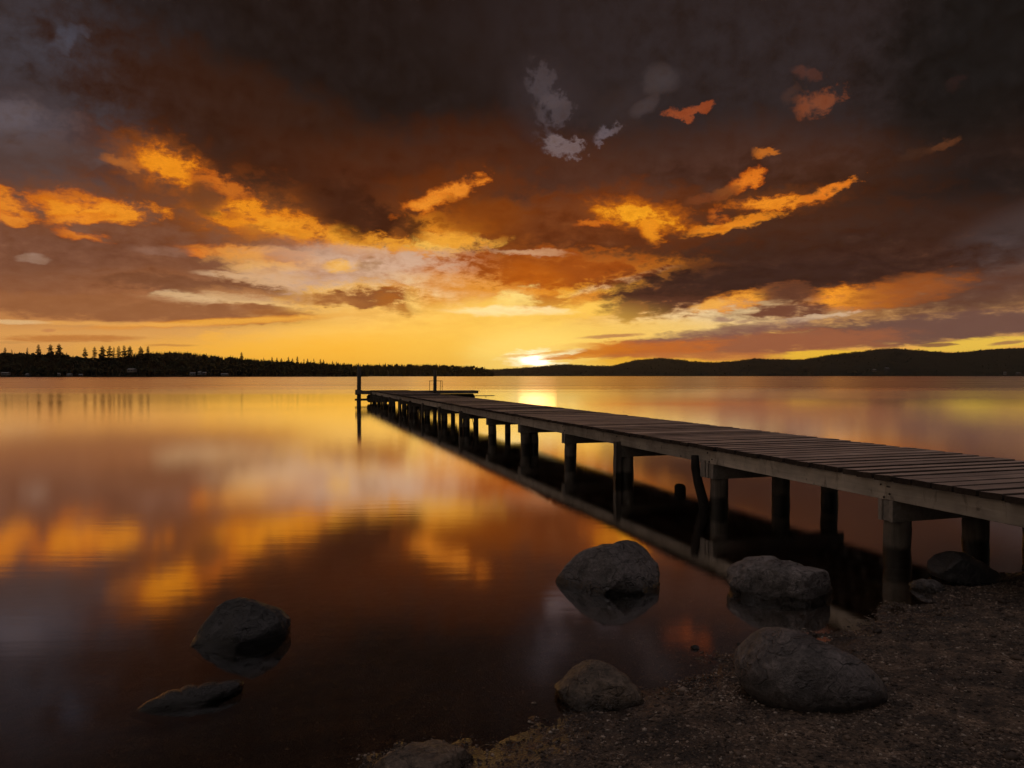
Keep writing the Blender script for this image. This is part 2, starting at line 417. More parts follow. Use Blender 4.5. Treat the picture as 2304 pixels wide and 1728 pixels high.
PATCHES = []
for st in STROKES:
    fr, x, y, rx, ry, tilt, col, op, soft, wp, en = st[:11]
    br = st[11] if len(st) > 11 else 1.0
    EDGE = EDGES[wp]
    body = wp == 3                                           # crisp edged cloud body
    if body:
        wp = 1
        soft = soft + .08
    elif wp == 1:
        soft = min(1.0, soft + .34)
        rx, ry = rx * .92, ry * .9
    k = {"L": 1 / 1.92, "R": 1 / 1.92, "N": 2304 / 2212.0}[fr]
    ox = 1152 if fr == "R" else 0
    sx, sy, srx, sry = x * k + ox, y * k, rx * k, ry * k
    ct, sn = math.cos(R(tilt)), math.sin(R(tilt))
    c0 = azel(sx, sy)

    def half(dx, dy):
        a, b = azel(sx + dx * .5, sy + dy * .5), azel(sx - dx * .5, sy - dy * .5)
        return a[0] - b[0], a[1] - b[1]
    ax = half(srx * ct, -srx * sn)
    ay = half(-sry * sn, -sry * ct)
    th = math.atan2(ax[1], ax[0])
    la, lb = math.hypot(*ax), math.hypot(*ay)
    va = (math.cos(th) / la, math.sin(th) / la)
    vb = (-math.sin(th) / lb, math.cos(th) / lb)
    ua, ub = -va[0] * c0[0] - va[1] * c0[1], -vb[0] * c0[0] - vb[1] * c0[1]
    kq = (va[0] ** 2 + vb[0] ** 2, 2 * (va[0] * va[1] + vb[0] * vb[1]), va[1] ** 2 + vb[1] ** 2)
    kx = (2 * (va[0] * ua + vb[0] * ub), 2 * (va[1] * ua + vb[1] * ub), en * EDGE)
    f0 = ua * ua + ub * ub
    c = lin(col)
    warm = col[0] > 195 and col[2] < 75 and c0[1] > 3.5       # lit patches of cloud
    rim = (c[0] * .78, c[1] * .52, c[2] * .35, 1) if warm else (c[0] * br, c[1] * br, c[2] * br, 1)
    if (body or wp == 0) and sum(col) < 420 and c0[1] > 2.2:              # dark bodies: edges lit by the sun behind them
        g_ = lin((214, 118, 44))
        k_ = (.62 if body else .14) * math.exp(-math.hypot(c0[0] - 2, c0[1] * 1.3) / 11)
        rim = tuple(c[q] * (1 - k_) + g_[q] * k_ for q in range(3)) + (1,)
    reach = math.sqrt((1 + soft) ** 2 + en * EDGE * .16)
    wd = (.8 if wp == 0 else .8 if wp == 1 else .3) * min(1, max(.22, c0[1] / 18 + .1))
    ex = math.hypot(la * math.cos(th), lb * math.sin(th)) * reach + wd
    ey = math.hypot(la * math.sin(th), lb * math.cos(th)) * reach + wd
    PATCHES.append(dict(w=wp, kq=kq, kx=kx, o=(1 + soft) ** 2, i=max(0.0, 1 - soft) ** 2, f0=f0, op=op,
                        c=(c[0] * br, c[1] * br, c[2] * br, 1), rim=rim, box=(c0[0] - ex, c0[0] + ex, c0[1] - ey, c0[1] + ey)))

# fine unevenness of the cloud
grain = wmix(wramp(nf.outputs["Fac"], .30, .70, 0, 1, False), (.76, .64, .54, 1), (1.12, 1.18, 1.26, 1))
grain = wmix(wramp(EL, 2.0, 9.0, 0.08, 1.0), (1, 1, 1, 1), grain)
NLEAF, NMAX = [0, 0], []


def sky_cell(idx, x0, x1, y0, y1, depth):
    """background of one cell of the sky; big cells are split so that each only evaluates the patches that reach it"""
    idx = [i for i in idx if PATCHES[i]["box"][0] < x1 and PATCHES[i]["box"][1] > x0
           and PATCHES[i]["box"][2] < y1 and PATCHES[i]["box"][3] > y0]
    best = None
    if depth and len(idx) > 10:
        for axis in (0, 1):
            lo, hi = ((x0, x1), (y0, y1))[axis]
            for q in range(1, 10):
                cut = lo + (hi - lo) * q / 10
                na = sum(1 for i in idx if PATCHES[i]["box"][2 * axis] < cut) * (cut - lo)
                nb = sum(1 for i in idx if PATCHES[i]["box"][2 * axis + 1] > cut) * (hi - cut)
                sc = (na + nb) / (hi - lo)
                if best is None or sc < best[0]:
                    best = (sc, axis, cut)
        if best[0] > len(idx) - .8:
            best = None
    if best:
        _, axis, cut = best
        a = sky_cell(idx, x0, cut if axis == 0 else x1, y0, cut if axis else y1, depth - 1)
        b = sky_cell(idx, cut if axis == 0 else x0, x1, cut if axis else y0, y1, depth - 1)
        m = NW("ShaderNodeMixShader")
        LK(wmath("GREATER_THAN", (AZ, EL)[axis], cut), m.inputs[0])
        LK(a, m.inputs[1]); LK(b, m.inputs[2])
        return m.outputs[0]
    t = bpy.data.node_groups.new("sky_cell", "ShaderNodeTree")
    for nm, ty in [(h + str(k), "NodeSocketVector") for h in "QX" for k in range(3)] + [("Base", "NodeSocketColor"), ("Grain", "NodeSocketColor")]:
        t.interface.new_socket(nm, in_out="INPUT", socket_type=ty)
    t.interface.new_socket("Result", in_out="OUTPUT", socket_type="NodeSocketColor")
    ti, to = t.nodes.new("NodeGroupInput"), t.nodes.new("NodeGroupOutput")
    col = ti.outputs["Base"]
    for i in idx:
        p = PATCHES[i]
        g = t.nodes.new("ShaderNodeGroup")
        g.node_tree = G
        # a hair's difference per cell keeps the renderer from merging equal nodes of different cells
        u = 1 + 4e-6 * (NLEAF[0] + 1)
        g.inputs["KQ"].default_value = [q * u for q in p["kq"]]
        g.inputs["KX"].default_value = (p["kx"][0] * u, p["kx"][1] * u, p["kx"][2])
        g.inputs["Outer"].default_value = p["o"] - p["f0"] * u; g.inputs["Inner"].default_value = p["i"] - p["f0"] * u
        g.inputs["Opacity"].default_value = p["op"]; g.inputs["Colour"].default_value = p["c"]
        g.inputs["Rim"].default_value = p["rim"]
        t.links.new(ti.outputs["Q%d" % p["w"]], g.inputs["Q"])
        t.links.new(ti.outputs["X%d" % p["w"]], g.inputs["X"])
        t.links.new(col, g.inputs["Behind"])
        col = g.outputs[0]
    mg = t.nodes.new("ShaderNodeMix")
    mg.data_type = "RGBA"; mg.blend_type = "MULTIPLY"; mg.inputs[0].default_value = 1
    t.links.new(col, mg.inputs[6]); t.links.new(ti.outputs["Grain"], mg.inputs[7]); t.links.new(mg.outputs[2], to.inputs[0])
    cell = NW("ShaderNodeGroup")
    cell.node_tree = t
    for k in range(3):
        LK(PQ[k], cell.inputs["Q%d" % k]); LK(PX[k], cell.inputs["X%d" % k])
    LK(cr.outputs["Color"], cell.inputs["Base"]); LK(grain, cell.inputs["Grain"])
    col = cell.outputs[0]
    bgn = NW("ShaderNodeBackground")
    LK(col, bgn.inputs["Color"])
    NMAX.append(len(idx)); NLEAF[0] += 1; NLEAF[1] += len(idx)
    return bgn.outputs[0]


front = sky_cell(range(len(PATCHES)), -85, 85, -3, 60, 8)

# the open sky behind and above the camera: dusk sky texture added to a dark even tone
nis = NW("ShaderNodeTexSky")
nis.sky_type = "NISHITA"
nis.sun_disc = False
nis.sun_elevation = R(1.5)
SUN_AZ = azel(1152 + 60 / 1.92, 800)[0]
nis.sun_rotation = R(SUN_AZ)
back = wmix(1.0, nis.outputs[0], (BACK_NIS,) * 3 + (1,), "MULTIPLY")
back = wmix(1.0, back, BACK_DARK, "ADD")
# brighter unseen lobes overhead and to the left, shaped to light rocks and fascia
zen = wramp(EL, 42, 80)
lft = wmath("MULTIPLY", wramp(AZ, -45, -80), wramp(wmath("ABSOLUTE", wmath("ADD", AZ, 105)), 75, 25))
back = wmix(zen, back, ZENITH)
back = wmix(wmath("MULTIPLY", lft, wramp(EL, 55, 25)), back, LEFTSKY)
away = wmath("MAXIMUM", wramp(wmath("ABSOLUTE", AZ), 40, 80), wramp(EL, 32, 55))
bg = NW("ShaderNodeBackground")
LK(back, bg.inputs["Color"])
ms = NW("ShaderNodeMixShader")
LK(away, ms.inputs[0]); LK(front, ms.inputs[1]); LK(bg.outputs[0], ms.inputs[2])
wo = NW("ShaderNodeOutputWorld")
LK(ms.outputs[0], wo.inputs[0])
print("sky cells", NLEAF, max(NMAX))
W.cycles.sampling_method = "MANUAL"
W.cycles.sample_map_resolution = 512

S.view_settings.view_transform = "Standard"
S.view_settings.look = "None"
S.view_settings.exposure = 0
S.view_settings.gamma = 1
S.cycles.use_denoising = True
S.cycles.use_adaptive_sampling = True
S.cycles.adaptive_threshold = 0.02
S.cycles.adaptive_min_samples = 24
S.cycles.max_bounces = 6
S.cycles.diffuse_bounces = 2
S.cycles.glossy_bounces = 4
S.cycles.transparent_max_bounces = 8
S.cycles.sample_clamp_indirect = 4
S.cycles.caustics_reflective = False
S.cycles.caustics_refractive = False

# ------------------------------------------------------------------ helpers
def tag(o, label=None, cat=None, group=None, kind=None):
    if label: o["label"] = label
    if cat: o["category"] = cat
    if group: o["group"] = group
    if kind: o["kind"] = kind
    return o


def empty(name, loc, rz=0.0):
    o = bpy.data.objects.new(name, None)
    COL.objects.link(o)
    o.location = loc
    o.rotation_euler = (0, 0, rz)
    o.empty_display_size = 0.2
    return o


def link(name, me, mat, parent=None):
    if mat is not None and not me.materials:
        me.materials.append(mat)
    o = bpy.data.objects.new(name, me)
    COL.objects.link(o)
    if parent is not None:
        o.parent = parent
    return o


def np_mesh(name, v, f, smooth=True):
    """v (n,3), f (m,3) or (m,4)"""
    v = np.asarray(v, dtype=np.float32); f = np.asarray(f, dtype=np.int32)
    me = bpy.data.meshes.new(name)
    me.vertices.add(len(v)); me.vertices.foreach_set("co", v.ravel())
    k = f.shape[1]
    me.loops.add(f.size); me.loops.foreach_set("vertex_index", f.ravel())
    me.polygons.add(len(f))
    me.polygons.foreach_set("loop_start", np.arange(0, f.size, k, dtype=np.int32))
    me.polygons.foreach_set("loop_total", np.full(len(f), k, dtype=np.int32))
    me.polygons.foreach_set("use_smooth", np.full(len(f), smooth, dtype=bool))
    me.update(calc_edges=True)
    me.validate()
    return me


class MB:
    """collects shapes for one mesh object"""
    def __init__(self): self.v, self.f = [], []

    def add(self, vs, fs):
        n = len(self.v)
        self.v += [tuple(p) for p in vs]
        self.f += [tuple(i + n for i in q) for q in fs]

    def box(self, o, ax, ay, az, bev=0.0):
        """box from corner-centre o with half-axis vectors; chamfered along its longest edges when bev > 0"""
        o, ax, ay, az = map(Vector, (o, ax, ay, az))
        if bev <= 0:
            vs = [o + ax * i + ay * j + az * k for i in (-1, 1) for j in (-1, 1) for k in (-1, 1)]
            self.add(vs, [(0, 1, 3, 2), (4, 6, 7, 5), (0, 4, 5, 1), (2, 3, 7, 6), (0, 2, 6, 4), (1, 5, 7, 3)])
            return
        by, bz = 1 - bev / ay.length, 1 - bev / az.length
        ring = [(1, bz), (by, 1), (-by, 1), (-1, bz), (-1, -bz), (-by, -1), (by, -1), (1, -bz)]
        vs = [o + ax * i + ay * a + az * b for i in (-1, 1) for a, b in ring]
        fs = [(k, (k + 1) % 8, 8 + (k + 1) % 8, 8 + k) for k in range(8)]
        fs += [tuple(range(7, -1, -1)), tuple(range(8, 16))]
        self.add(vs, fs)

    def tube(self, pts, rad, n=8, cap=True):
        pts = [Vector(p) for p in pts]
        m = len(pts)
        rad = rad if hasattr(rad, "__len__") else [rad] * m
        vs, fs = [], []
        t0 = (pts[1] - pts[0]).normalized()
        u = t0.orthogonal().normalized()
        for i, p in enumerate(pts):
            t = (pts[min(i + 1, m - 1)] - pts[max(i - 1, 0)]).normalized()
            u = (u - t * u.dot(t)).normalized()
            w = t.cross(u)
            for k in range(n):
                a = 2 * math.pi * k / n
                vs.append(p + (u * math.cos(a) + w * math.sin(a)) * rad[i])
        for i in range(m - 1):
            for k in range(n):
                k2 = (k + 1) % n
                fs.append((i * n + k, i * n + k2, (i + 1) * n + k2, (i + 1) * n + k))
        if cap:
            fs += [tuple(range(n - 1, -1, -1)), tuple(range((m - 1) * n, m * n))]
        self.add(vs, fs)

    def build(self, name, mat, parent=None, smooth=False):
        me = bpy.data.meshes.new(name)
        me.from_pydata(self.v, [], self.f)
        if smooth:
            me.polygons.foreach_set("use_smooth", [True] * len(me.polygons))
        me.update()
        return link(name, me, mat, parent)


class NB:
    """small node builder for materials"""
    def __init__(self, name):
        self.m = bpy.data.materials.new(name)
        self.m.use_nodes = True
        self.t = self.m.node_tree
        self.t.nodes.clear()
        self.out = self.t.nodes.new("ShaderNodeOutputMaterial")

    def n(self, ty, **kw):
        nd = self.t.nodes.new(ty)
        for k, v in kw.items():
            if hasattr(nd, k) and k not in ("Scale",):
                setattr(nd, k, v)
            else:
                self.put(nd.inputs[k], v)
        return nd

    def put(self, sock, v):
        if isinstance(v, bpy.types.NodeSocket): self.t.links.new(v, sock)
        else: sock.default_value = v

    def coord(self, what="Object", scale=(1, 1, 1)):
        if what == "World":
            c = self.n("ShaderNodeNewGeometry").outputs["Position"]
        else:
            c = self.n("ShaderNodeTexCoord").outputs[what]
        mp = self.n("ShaderNodeVectorMath", operation="MULTIPLY")
        self.put(mp.inputs[0], c); mp.inputs[1].default_value = scale
        return mp.outputs[0]

    def noise(self, vec, scale, detail=4, rough=.55, dist=0):
        nd = self.n("ShaderNodeTexNoise")
        self.put(nd.inputs["Vector"], vec)
        nd.inputs["Scale"].default_value = scale; nd.inputs["Detail"].default_value = detail
        nd.inputs["Roughness"].default_value = rough; nd.inputs["Distortion"].default_value = dist
        return nd.outputs["Fac"]

    def ramp(self, v, *stops):
        r = self.n("ShaderNodeValToRGB")
        el = r.color_ramp.elements
        for i, (p, c) in enumerate(stops):
            if isinstance(c, (int, float)): c = (c, c, c)
            e = el[i] if i < 2 else el.new(p)
            e.position = p; e.color = (*c[:3], 1)
        self.put(r.inputs["Fac"], v)
        return r.outputs["Color"]

    def rng(self, v, a, b, lo=0., hi=1., smooth=True):
        r = self.n("ShaderNodeMapRange")
        if smooth: r.interpolation_type = "SMOOTHSTEP"
        self.put(r.inputs["Value"], v)
        for k, x in zip(("From Min", "From Max", "To Min", "To Max"), (a, b, lo, hi)): self.put(r.inputs[k], x)
        return r.outputs["Result"]

    def math(self, op, a, b=0., c=0.):
        r = self.n("ShaderNodeMath", operation=op)
        for i, x in enumerate((a, b, c)): self.put(r.inputs[i], x)
        return r.outputs[0]

    def mix(self, f, a, b, mode="MIX"):
        r = self.n("ShaderNodeMix", data_type="RGBA", blend_type=mode)
        for i, x in ((0, f), (6, a), (7, b)):
            if isinstance(x, tuple) and len(x) == 3: x = (*x, 1)
            self.put(r.inputs[i], x)
        return r.outputs[2]

    def bump(self, h, strength=.4, dist=.01, normal=None):
        r = self.n("ShaderNodeBump")
        r.inputs["Strength"].default_value = strength; r.inputs["Distance"].default_value = dist
        self.put(r.inputs["Height"], h)
        if normal is not None: self.put(r.inputs["Normal"], normal)
        return r.outputs[0]

    def finish(self, col, rough=.8, normal=None, spec=.3, **kw):
        p = self.n("ShaderNodeBsdfPrincipled")
        for k, x in (("Base Color", col if not (isinstance(col, tuple) and len(col) == 3) else (*col, 1)), ("Roughness", rough), ("Specular IOR Level", spec)):
            self.put(p.inputs[k], x)
        if normal is not None: self.put(p.inputs["Normal"], normal)
        for k, x in kw.items(): self.put(p.inputs[k], x)
        self.t.links.new(p.outputs[0], self.out.inputs[0])
        return self.m

    def zworld(self):
        s = self.n("ShaderNodeSeparateXYZ")
        self.put(s.inputs[0], self.n("ShaderNodeNewGeometry").outputs["Position"])
        return s.outputs[2]


def island(b):
    return b.n("ShaderNodeNewGeometry").outputs["Random Per Island"]


# ------------------------------------------------------------------ materials
def mat_wood(name, c0, c1, scale, grain=(1.2, 18, 18), wet=False, streak=0.0, spec=.3, rough=.8):
    b = NB(name)
    o = b.coord("Object", grain)
    g = b.noise(o, scale, 6, .65, .4)
    col = b.ramp(g, (.25, c0), (.75, c1))
    blot = b.noise(b.coord("Object", (1, 1, 1)), 2.3, 4, .6)
    col = b.mix(1., col, b.ramp(blot, (.3, .62), (.7, 1.18)), "MULTIPLY")
    col = b.mix(1., col, b.rng(island(b), 0, 1, .72, 1.15, False), "MULTIPLY")
    if streak:
        st = b.noise(b.coord("Object", (4.5, 9, 1.6)), 1.6, 6, .66, .8)
        col = b.mix(b.rng(st, .55, .70, 0, streak), col, (.05, .034, .026))
        kn = b.n("ShaderNodeTexVoronoi"); b.put(kn.inputs["Vector"], b.coord("Object", (1, 1, 3)))
        kn.inputs["Scale"].default_value = 2.6
        col = b.mix(b.rng(kn.outputs["Distance"], .045, .10, .85, 0), col, (.03, .02, .015))
    if wet:
        z = b.math("ADD", b.zworld(), b.math("MULTIPLY", b.noise(b.coord("Object"), 7, 3), .07))
        w = b.rng(z, .17, .24, 1, 0)
        col = b.mix(w, col, b.mix(1., col, (.16, .15, .13), "MULTIPLY"))
        rough = b.rng(w, 0, 1, .85, .45)
    return b.finish(col, rough, b.bump(g, .5, .004), spec)


M_DECK = mat_wood("weathered_decking", (.20, .143, .112), (.46, .34, .275), 2.0, (14, 1.0, 14), spec=.5, rough=.55)
M_DECKEDGE = mat_wood("dark_board_edges", (.035, .025, .02), (.10, .075, .06), 2.0, (14, 1.0, 14), spec=.1, rough=.9)
M_BLACKWOOD = mat_wood("black_wood", (.012, .010, .008), (.035, .028, .022), 2.0, (14, 14, 1), spec=.15, rough=.9)  # near-black wood for the bent prop and the stump
M_FASCIA = mat_wood("weathered_fascia", (.40, .335, .27), (.62, .53, .44), 1.4, (1.0, 16, 16), streak=.75)
M_BEAM = mat_wood("dark_beam", (.16, .13, .10), (.28, .23, .19), 1.6, (10, 10, 10))
M_CAP = mat_wood("weathered_cap_end", (.20, .17, .14), (.38, .32, .27), 2.2, (10, 10, 10))
M_PILE = mat_wood("weathered_pile", (.08, .064, .05), (.25, .205, .165), 1.1, (14, 14, .7), wet=True)
M_POST = mat_wood("old_mooring_pile", (.05, .045, .04), (.15, .13, .115), 1.2, (14, 14, .8))


def mat_plain(name, col, rough=.6, metallic=0.):
    b = NB(name)
    v = b.noise(b.coord("Object"), 6, 4)
    c = b.mix(1., (*col, 1), b.ramp(v, (.3, .75), (.7, 1.15)), "MULTIPLY")
    return b.finish(c, rough, b.bump(v, .2, .003), .3, Metallic=metallic)


M_METAL = mat_plain("dull_galvanised_steel", (.05, .043, .04), .45, .6)
M_RUST = mat_plain("rusty_bolt", (.05, .03, .022), .7, .3)
M_FLOAT = mat_plain("black_plastic_float", (.012, .013, .014), .5)
M_ROPE = mat_plain("old_rope", (.06, .045, .035), .9)


def mat_rock(name, dark, pale, lich=.3, tint=(1, 1, 1)):
    b = NB(name)
    o = b.coord("Object")
    a = b.noise(o, 5.5, 8, .68, .3)
    f = b.noise(o, 34, 5, .7)
    col = b.ramp(a, (.30, dark), (.52, tuple((x + y) / 2 for x, y in zip(dark, pale))), (.72, pale))
    col = b.mix(1., col, b.ramp(f, (.3, .40), (.7, 1.6)), "MULTIPLY")
    vo = b.n("ShaderNodeTexVoronoi", feature="DISTANCE_TO_EDGE"); vo.inputs["Scale"].default_value = 2.1
    wob = b.n("ShaderNodeVectorMath", operation="ADD"); b.put(wob.inputs[0], o)
    b.put(wob.inputs[1], b.n("ShaderNodeTexNoise", Scale=4.0).outputs["Color"]); b.put(vo.inputs["Vector"], wob.outputs[0])
    crk = b.rng(vo.outputs["Distance"], .006, .03, 1, 0)
    col = b.mix(b.math("MULTIPLY", crk, .35), col, tuple(x * .35 for x in dark))
    col = b.mix(b.rng(b.noise(o, 11, 6, .7), .60, .70, 0, lich), col, tuple(min(1, x * 1.7) for x in pale))
    z = b.math("ADD", b.zworld(), b.math("MULTIPLY", b.noise(o, 9, 4), .05))
    w = b.rng(z, .05, .12, 1, 0)
    wet_shade = b.mix(1., col, (.22, .20, .17), "MULTIPLY")  # wet band, also darkened to stand in for shaded undersides
    n1 = b.bump(b.math("SUBTRACT", a, b.math("MULTIPLY", crk, .25)), 1.0, .06)
    n2 = b.bump(f, 1.0, .010, n1)
    return b.finish(b.mix(w, col, wet_shade), b.rng(w, 0, 1, .58, .2), n2, .5)


M_ROCK_DARK = mat_rock("dark_wet_rock", (.009, .008, .007), (.048, .045, .046), .6)
M_ROCK = mat_rock("grey_granite", (.034, .029, .026), (.15, .128, .122), .4)
M_ROCK_PALE = mat_rock("pale_granite", (.05, .042, .037), (.20, .172, .162), .35)
M_ROCK_BROWN = mat_rock("brown_granite", (.042, .029, .02), (.19, .14, .10), .3)


def mat_ground():
    b = NB("beach_gravel_sand")
    p = b.coord("World")
    a = b.noise(p, 2.2, 6, .6)
    f = b.noise(p, 60, 5, .7)
    v = b.n("ShaderNodeTexVoronoi"); b.put(v.inputs["Vector"], p); v.inputs["Scale"].default_value = 70
    v2 = b.n("ShaderNodeTexVoronoi"); b.put(v2.inputs["Vector"], p); v2.inputs["Scale"].default_value = 150
    bw = b.n("ShaderNodeRGBToBW"); b.put(bw.inputs[0], v.outputs["Color"])
    grain = b.ramp(bw.outputs[0], (.15, (.018, .011, .007)), (.6, (.082, .050, .030)), (.9, (.24, .17, .12)))
    col = b.mix(.55, grain, b.ramp(f, (.3, (.025, .016, .010)), (.7, (.125, .085, .055))))
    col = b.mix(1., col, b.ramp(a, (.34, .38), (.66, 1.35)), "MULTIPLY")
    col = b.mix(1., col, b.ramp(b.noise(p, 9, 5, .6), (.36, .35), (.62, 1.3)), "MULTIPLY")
    z = b.math("ADD", b.zworld(), b.math("MULTIPLY", b.noise(p, 5, 4), .05))
    wet = b.rng(z, .04, .10, 1, 0)
    col = b.mix(wet, col, b.mix(1., col, (.5, .46, .42), "MULTIPLY"))
    h = b.math("ADD", b.math("MULTIPLY", v.outputs["Distance"], -.8), b.math("MULTIPLY", v2.outputs["Distance"], -.4))
    nrm = b.bump(h, .8, .012, b.bump(f, .5, .01))
    return b.finish(col, b.rng(wet, 0, 1, .85, .3), nrm, .5)


def mat_pebble():
    b = NB("mixed_pebbles")
    i = island(b)
    col = b.ramp(i, (0., (.03, .02, .014)), (.4, (.08, .054, .038)), (.75, (.16, .118, .088)), (.94, (.25, .20, .16)), (1., (.33, .28, .23)))
    f = b.noise(b.coord("World"), 180, 3)
    col = b.mix(1., col, b.ramp(b.noise(b.coord("World"), 9, 5, .6), (.36, .4), (.62, 1.25)), "MULTIPLY")
    col = b.mix(1., col, b.ramp(f, (.3, .75), (.7, 1.2)), "MULTIPLY")
    return b.finish(col, .72, None, .35)


def mat_foliage(name, a, c):
    b = NB(name)
    i = island(b)
    n = b.noise(b.coord("Object"), .35, 3)
    col = b.mix(1., b.ramp(i, (0., a), (1., c)), b.ramp(n, (.3, .7), (.7, 1.25)), "MULTIPLY")
    return b.finish(col, .9, None, .1)


M_CONIFER = mat_foliage("conifer_needles", (.010, .013, .008), (.026, .032, .019))
M_WOOD = mat_foliage("woodland_leaves", (.011, .014, .008), (.034, .038, .02))
M_TRUNK = mat_plain("bark", (.035, .026, .02), .9)


def mat_hill(name, a, c):
    b = NB(name)
    n = b.noise(b.coord("World"), .012, 8, .65)
    col = b.ramp(n, (.3, a), (.7, c))
    return b.finish(col, .95, None, .05)


M_HILL = mat_hill("wooded_hillside", (.012, .014, .010), (.034, .036, .024))
M_SHOREHILL = mat_hill("shore_hillside", (.014, .014, .010), (.035, .034, .022))


def mat_water():
    b = NB("lake_water")
    p = b.coord("World")
    geo = b.n("ShaderNodeNewGeometry")
    d = b.n("ShaderNodeVectorMath", operation="DOT_PRODUCT")
    b.put(d.inputs[0], geo.outputs["Incoming"]); d.inputs[1].default_value = (0, 0, 1)
    cosi = b.math("ABSOLUTE", d.outputs["Value"])
    sx = b.n("ShaderNodeSeparateXYZ"); b.put(sx.inputs[0], p)
    ydist = sx.outputs[1]
    # ripples: finer and flatter near the shore, broader and rougher out on the open lake
    r1 = b.noise(b.coord("World", (.55, 3.2, 1)), 2.0, 3, .55, .3)
    r2 = b.noise(b.coord("World", (.33, .85, 1)), 1.0, 5, .6, .4)
    patch = b.noise(b.coord("World", (.010, .045, 1)), 1.0, 3, .5)
    open_ = b.rng(b.math("ADD", ydist, b.math("MULTIPLY_ADD", patch, 70., -35.)), 35, 130, 0, 1)
    n = b.bump(r1, WATER["bump"], .012)
    n = b.bump(r2, WATER["bump2"], .05, n)
    rough = b.rng(open_, 0, 1, WATER["near"], WATER["far"], False)
    rough = b.math("ADD", rough, b.math("MULTIPLY_ADD", patch, .06, -.03))
    gl = b.n("ShaderNodeBsdfGlossy")
    gl.distribution = "BECKMANN"
    b.put(gl.inputs["Roughness"], rough); b.put(gl.inputs["Normal"], n)
    gl.inputs["Color"].default_value = (1, 1, 1, 1)
    tr = b.n("ShaderNodeBsdfTransparent"); tr.inputs["Color"].default_value = (.62, .52, .40, 1)
    refl = b.ramp(cosi, (0., .97), (.10, .92), (.20, .78), (.28, .60), (.36, .32), (.46, .14), (.7, .05))
    mx = b.n("ShaderNodeMixShader")
    b.put(mx.inputs[0], refl); b.put(mx.inputs[1], tr.outputs[0]); b.put(mx.inputs[2], gl.outputs[0])
    b.t.links.new(mx.outputs[0], b.out.inputs[0])
    return b.m


WATER = dict(bump=.042, bump2=.008, near=.088, far=.28)
M_WATER = mat_water()

# ------------------------------------------------------------------ numpy value noise
_tab = rng.random((256, 256)).astype(np.float32)


def vnoise(x, y):
    xi, yi = np.floor(x).astype(int), np.floor(y).astype(int)
    fx, fy = x - xi, y - yi
    fx, fy = fx * fx * (3 - 2 * fx), fy * fy * (3 - 2 * fy)
    a, b_ = _tab[xi & 255, yi & 255], _tab[(xi + 1) & 255, yi & 255]
    c, d = _tab[xi & 255, (yi + 1) & 255], _tab[(xi + 1) & 255, (yi + 1) & 255]
    return (a * (1 - fx) + b_ * fx) * (1 - fy) + (c * (1 - fx) + d * fx) * fy - .5


def fbm(x, y, oct=5, gain=.5):
    s, a, t = 0, 1.0, 0
    for k in range(oct):
        s = s + a * vnoise(x * 2 ** k + 17.3 * k, y * 2 ** k + 9.1 * k)
        t += a; a *= gain
    return s / t


# ------------------------------------------------------------------ ground: beach, lake bed and the land behind
SHORE_PX = [(690, 1740), (840, 1690), (970, 1648), (1090, 1614), (1245, 1584), (1450, 1545), (1540, 1503), (1640, 1464),
            (1760, 1425), (1840, 1396), (1950, 1362), (2060, 1335), (2150, 1305), (2230, 1285), (2330, 1264)]
shore = [at_z(*p) for p in SHORE_PX]
SH = np.array([(-60., -38.), (-9., -3.0), (-2.6, 2.2)] + [(p.x, p.y) for p in shore] + [(7.5, 8.6), (12., 10.5), (40., 20.), (300., 60.)])


def shore_dist(x, y):
    """signed distance to the waterline, positive on land (right of the line)"""
    best = np.full(np.shape(x), 1e9)
    sgn = np.ones(np.shape(x))
    for (ax_, ay_), (bx, by) in zip(SH[:-1], SH[1:]):
        dx, dy = bx - ax_, by - ay_
        L2 = dx * dx + dy * dy
        t = np.clip(((x - ax_) * dx + (y - ay_) * dy) / L2, 0, 1)
        qx, qy = x - (ax_ + t * dx), y - (ay_ + t * dy)
        dd = qx * qx + qy * qy
        cr_ = dx * qy - dy * qx
        m = dd < best
        best = np.where(m, dd, best)
        sgn = np.where(m, np.where(cr_ < 0, 1.0, -1.0), sgn)
    return np.sqrt(best) * sgn


def ground_z(x, y):
    x, y = np.asarray(x, float), np.asarray(y, float)
    d = shore_dist(x, y)
    land = 2.6 * (1 - np.exp(-np.maximum(d, 0) * .115 / 2.6))
    bed = -3.0 * (1 - np.exp(-np.maximum(-d, 0) * .10 / 3.0))
    z = np.where(d > 0, land, bed)
    fall = np.exp(-np.hypot(x, y - 4) / 25)
    z = z + fall * (.10 * fbm(x * .55 + 3, y * .55, 3) + .045 * fbm(x * 2.4, y * 2.4 + 5, 4) + .034 * fbm(x * 9, y * 9, 3))
    return z


def spread(lo, hi, step, far, growth=1.16):
    c = list(np.arange(lo, hi, step))
    a, s = lo, step
    while a > -far:
        s *= growth; a -= s; c.insert(0, a)
    a, s = hi, step
    while a < far:
        s *= growth; a += s; c.append(a)
    return np.array(c)


gx, gy = spread(-3.0, 6.6, .026, 7500), spread(2.2, 9.2, .026, 7500)
X, Y = np.meshgrid(gx, gy)
Zg = ground_z(X, Y)
nx, ny = len(gx), len(gy)
ii = (np.arange(ny - 1)[:, None] * nx + np.arange(nx - 1)[None, :]).ravel()
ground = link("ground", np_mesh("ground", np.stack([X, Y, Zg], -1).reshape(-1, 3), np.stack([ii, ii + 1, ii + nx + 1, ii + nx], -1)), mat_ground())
tag(ground, "dark gravel beach sloping into the lake at the lower right", "ground", kind="structure")

